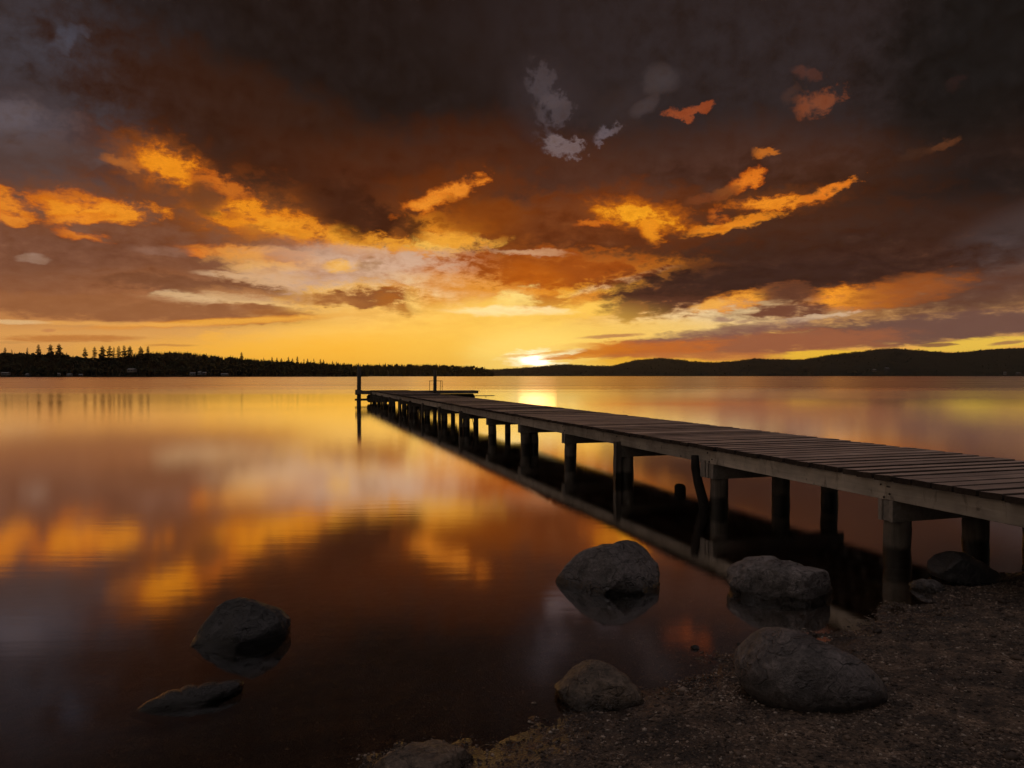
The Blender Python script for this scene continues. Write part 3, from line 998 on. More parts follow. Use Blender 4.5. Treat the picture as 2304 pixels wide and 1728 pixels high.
wx, wy = spread(-40, 40, 4, 7500, 1.3), spread(-40, 80, 4, 7500, 1.3)
X2, Y2 = np.meshgrid(wx, wy)
ii = (np.arange(len(wy) - 1)[:, None] * len(wx) + np.arange(len(wx) - 1)[None, :]).ravel()
water = link("water", np_mesh("water", np.stack([X2, Y2, X2 * 0], -1).reshape(-1, 3), np.stack([ii, ii + 1, ii + len(wx) + 1, ii + len(wx)], -1)), M_WATER)
tag(water, "calm lake water mirroring the orange sunset clouds", "water", kind="structure")

# pebbles on the beach and in the shallows: nobody could count them
ico = bmesh.new()
bmesh.ops.create_icosphere(ico, subdivisions=1, radius=1)
IV = np.array([v.co[:] for v in ico.verts]); IF = np.array([[v.index for v in f.verts] for f in ico.faces])
ico.free()
NP = 36000
ax_ = rng.uniform(-2.2, 6.2, NP * 6); ay_ = rng.uniform(2.4, 8.6, NP * 6)
sd = shore_dist(ax_, ay_)
dens = np.where(sd > 0, 1.0, np.exp(sd * 3.2) * .55) * np.clip(1.25 - .13 * (ay_ - 2.4), .25, 1)
dens = dens * np.clip(.55 + 1.9 * fbm(ax_ * 1.7, ay_ * 1.7, 4), .06, 1.0)
infr = (np.abs(ax_) < .78 * ay_ + .3)
keep = (rng.random(NP * 6) < dens) & infr & (sd > -1.6)
ax_, ay_ = ax_[keep][:NP], ay_[keep][:NP]
n_ = len(ax_)
sz = .0035 + .0065 * rng.random(n_) ** 2.2 + .022 * (rng.random(n_) > .996) * rng.random(n_)
jit = rng.uniform(.72, 1.28, (n_, len(IV), 1))
rot = rng.uniform(0, 2 * math.pi, n_)
base = IV[None] * jit * np.stack([sz * rng.uniform(.9, 1.6, n_), sz, sz * rng.uniform(.45, .8, n_)], -1)[:, None, :]
cr_, sr_ = np.cos(rot)[:, None], np.sin(rot)[:, None]
pv = np.stack([base[..., 0] * cr_ - base[..., 1] * sr_, base[..., 0] * sr_ + base[..., 1] * cr_, base[..., 2]], -1)
pv += np.stack([ax_, ay_, ground_z(ax_, ay_) + sz * .25], -1)[:, None, :]
pf = IF[None] + (np.arange(n_) * len(IV))[:, None, None]
peb = link("pebbles", np_mesh("pebbles", pv.reshape(-1, 3), pf.reshape(-1, 3)), mat_pebble())
tag(peb, "small mixed pebbles scattered over the dark beach and shallows", "pebbles", kind="stuff")


# ------------------------------------------------------------------ boulders
def boulder(label, name, frame, outline, foot, depth, mat, seed, square=.8, amp=.06, facet=1.0, group="boulders along the shore"):
    """a rock whose outline seen from the beach follows the photograph; full depth, rooted in water or sand"""
    k, ox, oy = frame
    P = [(ox + x / k, oy + y / k) for x, y in outline]
    cx_ = (min(p[0] for p in P) + max(p[0] for p in P)) / 2
    cy_ = (min(p[1] for p in P) + max(p[1] for p in P)) / 2
    # distance: where the foot of its near side meets ground or water
    z = 0.0
    for _ in range(12):
        q = at_z(foot[0], foot[1], z)
        z = max(0.0, float(ground_z(q.x, q.y)))
    q = at_z(foot[0], foot[1], z)
    vd = ray(cx_, cy_).normalized()
    dist = (q - Vector((0, 0, CAMH))).length + depth * .72
    c = Vector((0, 0, CAMH)) + vd * dist
    right = vd.cross(Vector((0, 0, 1))).normalized()
    up = right.cross(vd)
    mpp = dist * vd.y / F / math.cos(math.atan2(abs(vd.x), vd.y)) if False else dist / math.hypot(F, math.hypot(cx_ - 1152, cy_ - 864)) * 1.0
    ang = np.array([math.atan2(-(p[1] - cy_), p[0] - cx_) for p in P])
    rad = np.array([math.hypot(p[0] - cx_, p[1] - cy_) for p in P]) * mpp
    o_ = np.argsort(ang); ang, rad = ang[o_], rad[o_]
    bm = bmesh.new()
    bmesh.ops.create_icosphere(bm, subdivisions=6, radius=1)
    V = np.array([v.co[:] for v in bm.verts]); Fc = np.array([[v.index for v in f.verts] for f in bm.faces])
    bm.free()
    e = square
    V = np.sign(V) * np.abs(V) ** np.array([1, e, 1])       # fuller depth
    th = np.arctan2(V[:, 2], V[:, 0])
    rr = np.interp(th, np.concatenate([ang - 2 * math.pi, ang, ang + 2 * math.pi]), np.tile(rad, 3))
    flat = np.hypot(V[:, 0], V[:, 2])
    ax2 = rr * np.cos(th) * np.minimum(1, flat) ** .85
    az2 = rr * np.sin(th) * np.minimum(1, flat) ** .85
    yy = V[:, 1] * depth
    pos = np.stack([ax2, yy, az2], -1)
    size = rad.mean()
    rs = random.Random(seed * 31)
    for j in range(9):                                       # broken faces
        if j < 5:
            n_ = Vector((rs.uniform(-1, 1), rs.uniform(-1.2, -.3), rs.uniform(-.2, 1))).normalized(); cutf = rs.uniform(.70, .84)
        else:
            n_ = Vector((rs.uniform(-1, 1), rs.uniform(-.3, .6), rs.uniform(-.3, 1))).normalized(); cutf = rs.uniform(.86, .95)
        n_ = np.array(n_)
        dt_ = pos @ n_
        lim = dt_.max() * cutf
        pos = pos - np.outer(np.maximum(dt_ - lim, 0) * .8 * facet, n_)
    off = Vector((seed * 7.13, seed * 3.7, seed * 1.9))
    out = np.empty_like(pos)
    for i, p in enumerate(pos):
        u = Vector(p) / size
        n1 = mnoise.noise(u * 1.3 + off)
        n2 = mnoise.fractal(u * 3.0 + off, .9, 2.0, 4)
        rdg = 1 - abs(mnoise.noise(u * 2.1 + off * 2))
        out[i] = p * (1 + amp * (.8 * n1 + .55 * n2 + .5 * (rdg - .75)))
    Mx = Matrix((right, vd, up)).transposed().to_3x3()
    wv = np.array(out) @ np.array(Mx).T
    me = np_mesh(name, wv, Fc)
    o = link(name, me, mat)
    o.location = c
    tag(o, label, "boulder", group)
    return o


LC, MC, RC, BC, UC = (3.47, 200, 1250), (2.91, 1200, 1180), (3.142, 1600, 1200), (2.765, 800, 1350), (5.924, 1950, 1100)
boulder("dark round boulder alone in the water at the lower left", "boulder", LC,
        [(812, 655), (870, 580), (910, 480), (960, 400), (1040, 358), (1150, 343), (1250, 360), (1350, 393), (1450, 430), (1525, 490), (1560, 545),
         (1545, 620), (1480, 720), (1350, 800), (1150, 830), (950, 790), (850, 720)], (532, 1458), .26, M_ROCK_DARK, 1, amp=.07)
boulder("long low flat rock barely above the water, nearest the lower left corner", "flat_rock", LC,
        [(355, 1150), (430, 1108), (560, 1066), (720, 1046), (850, 1036), (1000, 1034), (1140, 1030), (1218, 1060), (1190, 1120), (1000, 1190),
         (700, 1240), (480, 1230), (400, 1190)], (400, 1590), .13, M_ROCK_DARK, 2, amp=.07, facet=.2)
boulder("hump-topped boulder in the water left of the pale layered one", "boulder", MC,
        [(148, 392), (185, 330), (240, 250), (330, 180), (420, 148), (520, 135), (600, 106), (680, 112), (740, 160), (800, 235), (856, 320), (852, 362),
         (822, 410), (760, 500), (520, 540), (280, 500), (175, 440)], (1365, 1332), .40, M_ROCK, 3)
boulder("pale layered slab-topped boulder at the water's edge beside the pier", "boulder", MC,
        [(1280, 335), (1310, 290), (1390, 245), (1490, 222), (1620, 240), (1760, 268), (1890, 290), (1930, 330), (1945, 400), (1930, 460), (1850, 540),
         (1600, 580), (1400, 560), (1310, 500), (1280, 420)], (1735, 1354), .34, M_ROCK_PALE, 4, amp=.085, facet=.7)
boulder("largest smooth grey boulder resting on the gravel beach", "boulder", RC,
        [(180, 990), (200, 880), (260, 790), (330, 730), (450, 708), (600, 712), (750, 760), (900, 812), (1040, 870), (1120, 930), (1175, 1010), (1182, 1080),
         (1120, 1150), (950, 1230), (800, 1290), (600, 1310), (420, 1260), (280, 1170), (205, 1080)], (1815, 1600), .36, M_ROCK, 5, amp=.035, facet=.45)
boulder("small wedge-shaped brown boulder on the wet sand at the shoreline", "boulder", BC,
        [(1228, 550), (1290, 500), (1340, 430), (1400, 392), (1460, 382), (1560, 400), (1640, 440), (1720, 510), (1780, 580), (1810, 640), (1740, 700),
         (1600, 730), (1440, 725), (1330, 690), (1280, 640), (1262, 585)], (1345, 1598), .22, M_ROCK_BROWN, 6, amp=.06)
boulder("half buried sandy rock cut off by the bottom edge", "boulder", BC,
        [(30, 1060), (100, 1000), (200, 950), (300, 922), (420, 905), (540, 903), (640, 915), (700, 950), (742, 1005), (740, 1080), (600, 1160),
         (350, 1200), (100, 1150)], (940, 1752), .2, M_ROCK_BROWN, 7, amp=.05)
boulder("black rounded boulder in the shade under the pier", "boulder", UC,
        [(850, 1110), (880, 1020), (950, 940), (1070, 875), (1210, 852), (1330, 870), (1440, 930), (1600, 1020), (1700, 1090), (1760, 1180), (1600, 1330),
         (1300, 1360), (1000, 1300), (880, 1200)], (2160, 1318), .34, M_ROCK_DARK, 8, amp=.04)
boulder("small pale stone in the shallows in front of the shaded black boulder", "boulder", UC,
        [(585, 1285), (680, 1240), (800, 1215), (920, 1222), (1010, 1265), (1060, 1330), (1010, 1390), (850, 1410), (650, 1380)],
        (2090, 1333), .10, M_ROCK, 9, amp=.06)
boulder("fist-sized dark stone poking out of the shallows behind the brown boulder", "stone", BC,
        [(2086, 292), (2100, 284), (2118, 280), (2134, 288), (2140, 300), (2130, 312), (2105, 312), (2090, 302)], (1563, 1461), .035, M_ROCK_DARK, 10, group="stones in the shallows")
boulder("tiny dark stone in the shallows just left of the largest boulder", "stone", MC,
        [(1328, 783), (1338, 777), (1350, 777), (1360, 783), (1352, 792), (1336, 792)], (1662, 1451), .02, M_ROCK_DARK, 11, group="stones in the shallows")

# ------------------------------------------------------------------ the pier
PHI = math.atan((1152 - 636.0) / F)
DV = Vector((-math.sin(PHI), math.cos(PHI), 0))       # along the pier, away from the beach
NV = Vector((math.cos(PHI), math.sin(PHI), 0))        # across it, to the right
UP = Vector((0, 0, 1))


def pp(t, l, z):
    """pier coordinates (along, across, height) -> local x = along, y = -across"""
    return Vector((t, -l, z))


PANG = math.atan2(DV.y, DV.x)
pier = empty("wooden_pier", (0, 0, 0), PANG)
tag(pier, "long weathered wooden pier on piles running out from the beach", "pier")
L0, L1, T0, T1 = 5.61, 8.02, -2.2, 49.4
ZD = .885
mb = MB()
t = T0
while t < T1:
    w = .205 + random.uniform(-.005, .005)
    a, b_ = L0 - random.uniform(.015, .05), L1 + random.uniform(.0, .04)
    dz = random.uniform(-.004, .003)
    tw, cup = random.uniform(-.003, .003), random.uniform(-.9, .9)
    mb.box(pp(t + w / 2, (a + b_) / 2, ZD - .027 + dz), (tw * 2, (b_ - a) / 2, 0), (w / 2, -tw, -.0025 + .004 * cup), (0, 0, .027), .009)
    t += w + random.uniform(.018, .034)
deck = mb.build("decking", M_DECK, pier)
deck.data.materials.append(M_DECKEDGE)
for p_ in deck.data.polygons:                # darker arrises, sides and board ends
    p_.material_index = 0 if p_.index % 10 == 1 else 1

BENTZ = [1.4, 4.3, 7.21, 10.16, 12.93, 15.43, 18.31, 21.2, 24.2, 27.5, 30.8, 33.8, 36.6, 40.2, 43.4, 46.2, 48.7]


def t_of(Z, l): return (Z - l * math.sin(PHI)) / math.cos(PHI)


BT = [t_of(z_, 5.79) for z_ in BENTZ]
edges = [T0] + [q for q in BT if T0 + .5 < q < T1 - .5] + [T1]
mbf, mbi = MB(), MB()
for a, b_ in zip(edges[:-1], edges[1:]):
    dz = random.uniform(-.006, .004)
    mbf.box(pp((a + b_) / 2, L0 + .045 + random.uniform(-.004, .004), .733 + dz), ((b_ - a) / 2 - .004, 0, 0), (0, .024, 0), (0, 0, .096), .005)
    mbi.box(pp((a + b_) / 2, L1 - .045, .733), ((b_ - a) / 2 - .004, 0, 0), (0, .024, 0), (0, 0, .096), .005)
mbf.build("fascia", M_FASCIA, pier)
mbi.build("fascia", M_FASCIA, pier)
for l in (6.25, 6.85, 7.45):
    m_ = MB()
    m_.box(pp((T0 + T1) / 2, l, .735), ((T1 - T0) / 2, 0, 0), (0, .04, 0), (0, 0, .09))
    m_.build("stringer", M_BEAM, pier)


def pile(t, l, r, ztop, zbot=None, n=14, lean=(0, 0), mat=None, parent=None, name="pile", squarish=False):
    q = Vector(DV * t + NV * l)
    gz = float(ground_z(q.x, q.y))
    zb = gz - .4 if zbot is None else zbot
    m_ = MB()
    hs = [zb + (ztop - zb) * k / 9 for k in range(10)]
    pts = [pp(t + lean[0] * (z_ - ztop) + random.uniform(-.006, .006), l + lean[1] * (z_ - ztop) + random.uniform(-.006, .006), z_) for z_ in hs]
    rr = [r * (1.05 - .08 * k / 9) * random.uniform(.97, 1.03) for k in range(10)]
    m_.tube(pts, rr, 4 if squarish else n)
    return m_.build(name, mat or M_PILE, parent or pier, smooth=not squarish)


for k, tb in enumerate(BT):
    kk = k - 2
    LC_ = 7.8 if kk <= 2 or kk > 5 else 7.1
    wid = .09 if kk < 5 else .07
    m_ = MB()
    for side in (-1, 1):                         # the cap is two planks with a filler between
        m_.box(pp(tb - .01 + side * (wid - .022), (L0 + .005 + LC_) / 2, .536), (.022, 0, 0), (0, (LC_ - L0) / 2, 0), (0, 0, .104), .004)
    m_.box(pp(tb - .01, (L0 + .02 + LC_) / 2, .534), (wid - .047, 0, 0), (0, (LC_ - L0) / 2 - .012, 0), (0, 0, .098))
    m_.build("cap_beam", M_CAP, pier)
    pile(tb + .02, 5.79, .128 if kk < 5 else .12, .436, lean=(random.uniform(-.01, .01), random.uniform(-.015, .015)))
    if kk <= 1:
        pile(tb + .02, 6.8, .125, .436)
        pile(tb + .02, 7.64, .12, .436)
    elif kk == 2:
        pile(tb + .02, 7.64, .12, .436)
    elif kk == 4:
        pile(tb + .02, 6.03, .10, .436)
    elif kk == 5:
        pile(tb + .02, 6.26, .085, .436)
    elif kk >= 6:
        pile(tb + .02, 6.12, .085, .436)
    if kk == 2 or kk >= 6:
        pile(tb - .05, 5.585, .075, .70, lean=(random.uniform(-.02, .02), 0), squarish=True, name="outer_post")
    if -1 <= kk <= 5:
        for dt, z_ in ((-.05, .70), (.06, .78), (.02, .66)):
            bm_ = MB()
            p_ = pp(tb + dt, L0 + .022, z_)
            bm_.tube([p_ + Vector((0, .012, 0)), p_ - Vector((0, .004, 0))], .011, 7)
            bm_.build("bolt", M_RUST, pier)
# bent driftwood prop and spacer board beside the second visible bent
tb = BT[3]
m_ = MB()
m_.tube([pp(tb + .34, 5.60, .72), pp(tb + .33, 5.60, .55), pp(tb + .27, 5.61, .34), pp(tb + .17, 5.62, .12), pp(tb + .12, 5.63, -.15), pp(tb + .1, 5.64, -.8)],
        [.055, .062, .066, .07, .075, .08], 9)
m_.build("prop", M_BLACKWOOD, pier, True)
m_ = MB()
m_.box(pp(tb + .17, 5.635, .55), (.06, 0, .0), (0, .018, 0), (0, 0, .12), .004)
m_.build("spacer_board", M_CAP, pier)
# dangling rope end under the deck
tb = BT[8]
m_ = MB()
m_.tube([pp(tb - .9, 5.75, .63), pp(tb - .93, 5.75, .5), pp(tb - .98, 5.76, .38), pp(tb - 1.04, 5.76, .30), pp(tb - 1.06, 5.76, .22), pp(tb - 1.05, 5.76, .14)], .012, 6)
m_.tube([pp(tb - .9, 5.75, .63), pp(tb - .8, 5.75, .47), pp(tb - .7, 5.75, .52), pp(tb - .5, 5.75, .63)], .008, 6)
m_.build("rope", M_ROPE, pier, True)
# frame at the seaward left corner that holds the mooring pile
m_ = MB()
m_.box(pp(49.5, 5.35, .77), (.06, 0, 0), (0, .62, 0), (0, 0, .10), .006)
m_.box(pp(49.2, 5.25, .72), (.05, 0, 0), (0, .45, 0), (0, 0, .07), .006)
m_.build("bracket", M_BEAM, pier)
m_ = MB()
m_.box(pp(49.35, 5.3, .27), (.05, 0, 0), (0, .75, 0), (0, 0, .07), .006)
m_.build("brace", M_BEAM, pier)
m_ = MB()
m_.box(pp(49.35, 4.63, .76), (.16, 0, 0), (0, .05, 0), (0, 0, .17), .01)
m_.box(pp(49.1, 4.8, .78), (.04, 0, 0), (0, .2, 0), (0, 0, .13), .01)
m_.build("pile_collar", M_BEAM, pier)

# stump of an old pile in the water under the deck
q = DV * t_of(11.6, 6.0) + NV * 6.0
st_ = empty("pile_stump", (q.x, q.y, 0))
m_ = MB()
m_.tube([(0, 0, -1.0), (0, 0, -.2), (.005, 0, .05), (.0, .004, .10), (0, 0, .12)], [.095, .093, .09, .086, .07], 13)
sm = m_.build("pile_stump", M_BLACKWOOD, None, True)
bpy.data.objects.remove(st_)
sm.name = "pile_stump"
sm.location = (q.x, q.y, 0)
tag(sm, "broken pile stump standing in the water under the pier", "stump")


# tall mooring piles at the pier end
def mooring(label, t_, l_, ztop, r):
    q_ = DV * t_ + NV * l_
    m_ = MB()
    hs = [-3.0, -1.0, 0.0, .6, 1.2, 1.8, ztop - .03, ztop]
    m_.tube([(.012 * (h - 1) + random.uniform(-.005, .005), 0, h) for h in hs], [r * 1.08, r * 1.06, r * 1.04, r * 1.02, r, r * .98, r * .95, r * .8], 14)
    o = m_.build("mooring_pile", M_POST, None, True)
    o.location = (q_.x, q_.y, 0)
    tag(o, label, "mooring pile", "mooring piles at the pier end")
    return o


mooring("tallest mooring pile at the pier's seaward left corner", 49.35, 4.82, 2.47, .135)
mooring("shorter mooring pile right of the pier end, beside the grab rail", 49.0, 9.85, 2.23, .12)

# floating dock moored across the end of the pier
q = DV * 50.2 + NV * 8.5
fd = empty("floating_dock", (q.x, q.y, 0), PANG)
tag(fd, "low floating dock with black floats moored across the pier end", "floating dock")


def fp(t_, l_, z_): return pp(t_ - 50.2, l_ - 8.5, z_)


m_ = MB()
l_ = 5.0
while l_ < 13.0:
    m_.box(fp(50.35, l_ + .07, .80), (.95, 0, 0), (0, .068, 0), (0, 0, .018), .004)
    l_ += .15
m_.build("decking", M_DECK, fd)
m_ = MB()
m_.box(fp(49.45, 9.0, .70), (.03, 0, 0), (0, 4.0, 0), (0, 0, .08), .004)
m_.box(fp(51.25, 9.0, .70), (.03, 0, 0), (0, 4.0, 0), (0, 0, .08), .004)
m_.box(fp(50.35, 12.97, .70), (.93, 0, 0), (0, .03, 0), (0, 0, .08), .004)
m_.build("frame", M_CAP, fd)
for c_ in (6.3, 9.3, 11.6):
    m_ = MB()
    a = 1.25 if c_ > 6.5 else .9
    m_.tube([fp(49.95, c_ - a, .33), fp(49.95, c_ - a + .1, .33), fp(49.95, c_ + a - .1, .33), fp(49.95, c_ + a, .33)], [.16, .27, .27, .16], 14)
    m_.build("float", M_FLOAT, fd, True)
m_ = MB()
m_.tube([fp(49.7, 9.6, 1.50), fp(49.7, 10.45, 1.50)], .018, 8)
m_.tube([fp(49.7, 10.38, 1.50), fp(49.72, 10.36, .8)], .018, 8)
m_.tube([fp(49.7, 10.50, 1.50), fp(49.7, 10.50, .8)], .018, 8)
m_.tube([fp(49.7, 10.38, 1.50), fp(49.7, 10.50, 1.50)], .018, 8)
m_.tube([fp(49.7, 9.62, 1.50), fp(49.7, 9.62, .8)], .018, 8)
m_.build("grab_rail", M_METAL, fd, True)
m_ = MB()
m_.box(fp(50.0, 13.35, .44), (.14, 0, 0), (0, .95, 0), (0, 0, .025), .004)
m_.box(fp(50.0, 12.75, .36), (.10, 0, 0), (0, .08, 0), (0, 0, .10), .004)
m_.box(fp(50.0, 13.7, .36), (.02, 0, 0), (0, .02, 0), (0, 0, .06), .004)
m_.build("boarding_plank", M_BEAM, fd)


# ------------------------------------------------------------------ far shores
def landmass(name, prof, foot_y, depth, label, mat, sink=0.0, cut=None):
    """ridge whose skyline follows the profile (photo pixels) at the given distances; real depth behind and in front"""
    xs = np.arange(prof[0][0], prof[-1][0] + 1, 6.0)
    ys = np.interp(xs, [p[0] for p in prof], [p[1] for p in prof])
    fz = np.interp(xs, [p[0] for p in foot_y], [p[1] for p in foot_y])   # distance of the waterline
    rows_ = [0, .04, .12, .25, .4, .6, .8, 1.0, 1.25, 1.6, 2.2]
    hprof = [-.05, .0, .10, .30, .52, .76, .92, 1.0, .93, .6, -.05]
    V = []
    for r_, h_ in zip(rows_, hprof):
        for x_, y_, d0 in zip(xs, ys, fz):
            dd = d0 + depth * r_
            dtop = d0 + depth
            topz = CAMH + (HZ - y_) * dtop / F - sink
            V.append(((x_ - 1152) / F * dd, dd, max(topz, 1.5) * h_))
    nxx = len(xs)
    V = np.array(V)
    V[:, 2] += np.where(V[:, 2] > 1, fbm(V[:, 0] / 60, V[:, 1] / 60, 4) * np.minimum(V[:, 2], 10) * .35, 0)
    i_ = (np.arange(len(rows_) - 1)[:, None] * nxx + np.arange(nxx - 1)[None, :]).ravel()
    o = link(name, np_mesh(name, V, np.stack([i_, i_ + 1, i_ + nxx + 1, i_ + nxx], -1)), mat)
    tag(o, label, "hill", kind="structure")
    return V.reshape(len(rows_), nxx, 3)


PA_ = [(-1500, 800), (-900, 780), (-260, 790), (0, 788), (54, 791), (81, 793), (150, 795), (190, 800), (206, 804), (245, 803), (312, 798), (342, 797), (380, 801), (450, 803), (540, 806),
       (600, 810), (668, 813), (722, 816), (763, 819), (800, 828), (830, 846)]
PB_ = [(300, 800), (342, 796), (407, 794), (447, 799), (488, 804), (560, 810), (640, 817), (790, 822), (845, 823), (925, 822.5), (993, 824.5), (1060, 827), (1090, 830), (1106, 840), (1112, 846)]
PC_ = [(1000, 829), (1080, 829.5), (1142, 827), (1200, 823), (1268, 816.6), (1314, 819), (1376, 820.7), (1400, 815), (1430, 807), (1485, 802.5), (1525, 805.8), (1552, 810), (1607, 812.6),
       (1647, 810), (1700, 803.5), (1782, 806.5), (1809, 806), (1864, 795.6), (1918, 790), (1973, 783), (2014, 780.5), (2041, 783), (2096, 787), (2137, 790), (2178, 788), (2219, 783),
       (2273, 780.5), (2304, 779.7), (2480, 776), (2760, 790), (3300, 782), (3900, 800)]
VA = landmass("hill", PA_, [(-1500, 900), (-260, 1000), (300, 1120), (830, 1500)], 160, "dark wooded shore rising on the far left", M_SHOREHILL, sink=14)
VB = landmass("hill", PB_, [(300, 2000), (1112, 2300)], 260, "low dark ridge behind the pier end", M_SHOREHILL, sink=13)
VC = landmass("hill", PC_, [(1000, 3600), (3900, 3600)], 900, "long dark wooded hills across the lake on the right", M_HILL, sink=11)


# conifers: trunk and a crown of drooping whorls
def conifer_meshes(seed, whorls, spread_, forked=False):
    r_ = random.Random(seed)
    tops = [(0, 0, 1.0)] if not forked else [(-.035, 0, 1.0), (.04, .01, .97)]
    tr, cw = MB(), MB()
    for (ox, oy, top) in tops:
        tr.tube([(0, 0, -.08), (ox * .3, oy * .3, .4), (ox, oy, .75), (ox, oy, top - .02)], [.017, .013, .007, .002], 6)
        for w_ in range(whorls):
            h = .22 + (top - .22) * (w_ / whorls) ** .92
            reach = spread_ * (1 - (h - .18) / (top - .16)) ** .62 * r_.uniform(.62, 1.15) * (.7 if forked else 1)
            nb = r_.randint(6, 9)
            a0 = r_.uniform(0, 6.3)
            for b__ in range(nb):
                if r_.random() < .12: continue
                a = a0 + 2 * math.pi * b__ / nb + r_.uniform(-.25, .25)
                ln = reach * r_.uniform(.55, 1.15)
                dr = ln * r_.uniform(.15, .42)
                ca, sa = math.cos(a), math.sin(a)
                wd = ln * r_.uniform(.22, .34) + .004
                th = .007 + ln * .10
                p0 = Vector((ox, oy, h + th * .5))
                pm = Vector((ox + ca * ln * .6, oy + sa * ln * .6, h - dr * .4))
                p1 = Vector((ox + ca * ln, oy + sa * ln, h - dr * .75 + ln * .06))
                sd_ = Vector((-sa, ca, 0)) * wd
                dn = Vector((0, 0, -th * r_.uniform(1.2, 2.4)))
                cw.add([p0, pm + sd_, p1, pm - sd_, pm + dn + Vector((0, 0, -.004)), p0 + dn * .6],
                       [(0, 1, 2), (0, 2, 3), (5, 4, 1), (5, 1, 0), (4, 2, 1), (4, 3, 2), (5, 3, 4), (5, 0, 3)])
    me_t, me_c = bpy.data.meshes.new("trunk"), bpy.data.meshes.new("crown")
    me_t.from_pydata(tr.v, [], tr.f); me_c.from_pydata(cw.v, [], cw.f)
    me_t.materials.append(M_TRUNK); me_c.materials.append(M_CONIFER)
    return me_t, me_c


KINDS = [conifer_meshes(1, 13, .30), conifer_meshes(2, 12, .27), conifer_meshes(3, 13, .36), conifer_meshes(4, 11, .20), conifer_meshes(5, 12, .36, True)]


def conifer(label, px, ytop, ybase, dist, kind, group, cat="conifer"):
    """tree whose tip is at (px, ytop); rooted at the height of row ybase"""
    top = at_y(px, ytop, dist); foot = at_y(px, ybase, dist)
    h = top.z - foot.z
    r_ = empty("conifer", (foot.x, dist, foot.z), random.uniform(0, 6.3))
    r_.scale = (h, h, h)
    tag(r_, label, cat, group)
    link("trunk", KINDS[kind][0], None, r_); link("crown", KINDS[kind][1], None, r_)
    return r_


GA = "tall conifers on the left shore"
S7 = 7.373
tall = [(85, 150, 295, 1, "bushy short conifer nearest the left edge of the photo"),
        (195, 185, 290, 3, "slim low conifer between the bushy one at the edge and the isolated pointed one"),
        (455, 150, 295, 3, "isolated pointed conifer left of the group of three"),
        (640, 100, 320, 0, "leftmost of the three big conifers standing apart on the left shore"),
        (840, 95, 330, 2, "middle and widest of the three big conifers on the left shore"),
        (980, 85, 330, 2, "rightmost and tallest of the three big conifers on the left shore"),
        (1410, 150, 360, 0, "lone medium conifer in the gap left of the dense row"),
        (1570, 135, 370, 1, "first conifer at the left end of the dense row"),
        (1700, 118, 375, 2, "broad blunt-topped conifer second in the dense row"),
        (1820, 120, 375, 0, "third conifer of the dense row, open-branched"),
        (1890, 140, 370, 3, "thin conifer squeezed fourth in the dense row"),
        (1970, 125, 370, 1, "fifth conifer of the dense row, narrow-topped"),
        (2060, 115, 370, 0, "sharpest and highest conifer in the middle right of the dense row"),
        (2155, 120, 370, 2, "last conifer at the right end of the dense row"),
        (2335, 130, 370, 2, "broad conifer of the pair just right of the dense row"),
        (2455, 128, 365, 4, "twin-topped conifer of the pair just right of the dense row")]
for x_, yt, yb, kd, lb in tall:
    px = x_ / S7
    conifer(lb, px, 760 + yt / S7, 760 + yb / S7 + 6, 1090 + px * .35, kd, GA)
conifer("tall pointed conifer alone on the slope right of the bare hilltop", 543.6, 791, 818, 1330, 0, GA)
for x_, yt in ((459, 795), (376, 792), (436, 796), (492, 800), (519, 801), (529, 802)):
    conifer("small dark tree poking above the wooded slope left of the pier end", x_, yt, yt + 20, 1290, random.choice((1, 2, 3)), "small trees on the slope", "tree")
for x_, yt in ((612, 801), (623, 802), (633, 803), (649, 801), (658, 804), (669, 800), (684, 805), (692, 804), (706, 805), (721, 805), (728, 807), (748, 810), (757, 812), (774, 813)):
    conifer("small pointed conifer breaking the skyline just left of the tallest mooring pile", x_, yt + random.uniform(0, 2), yt + 20, 1480, random.choice((0, 1, 3)), "skyline conifers left of the pier end")


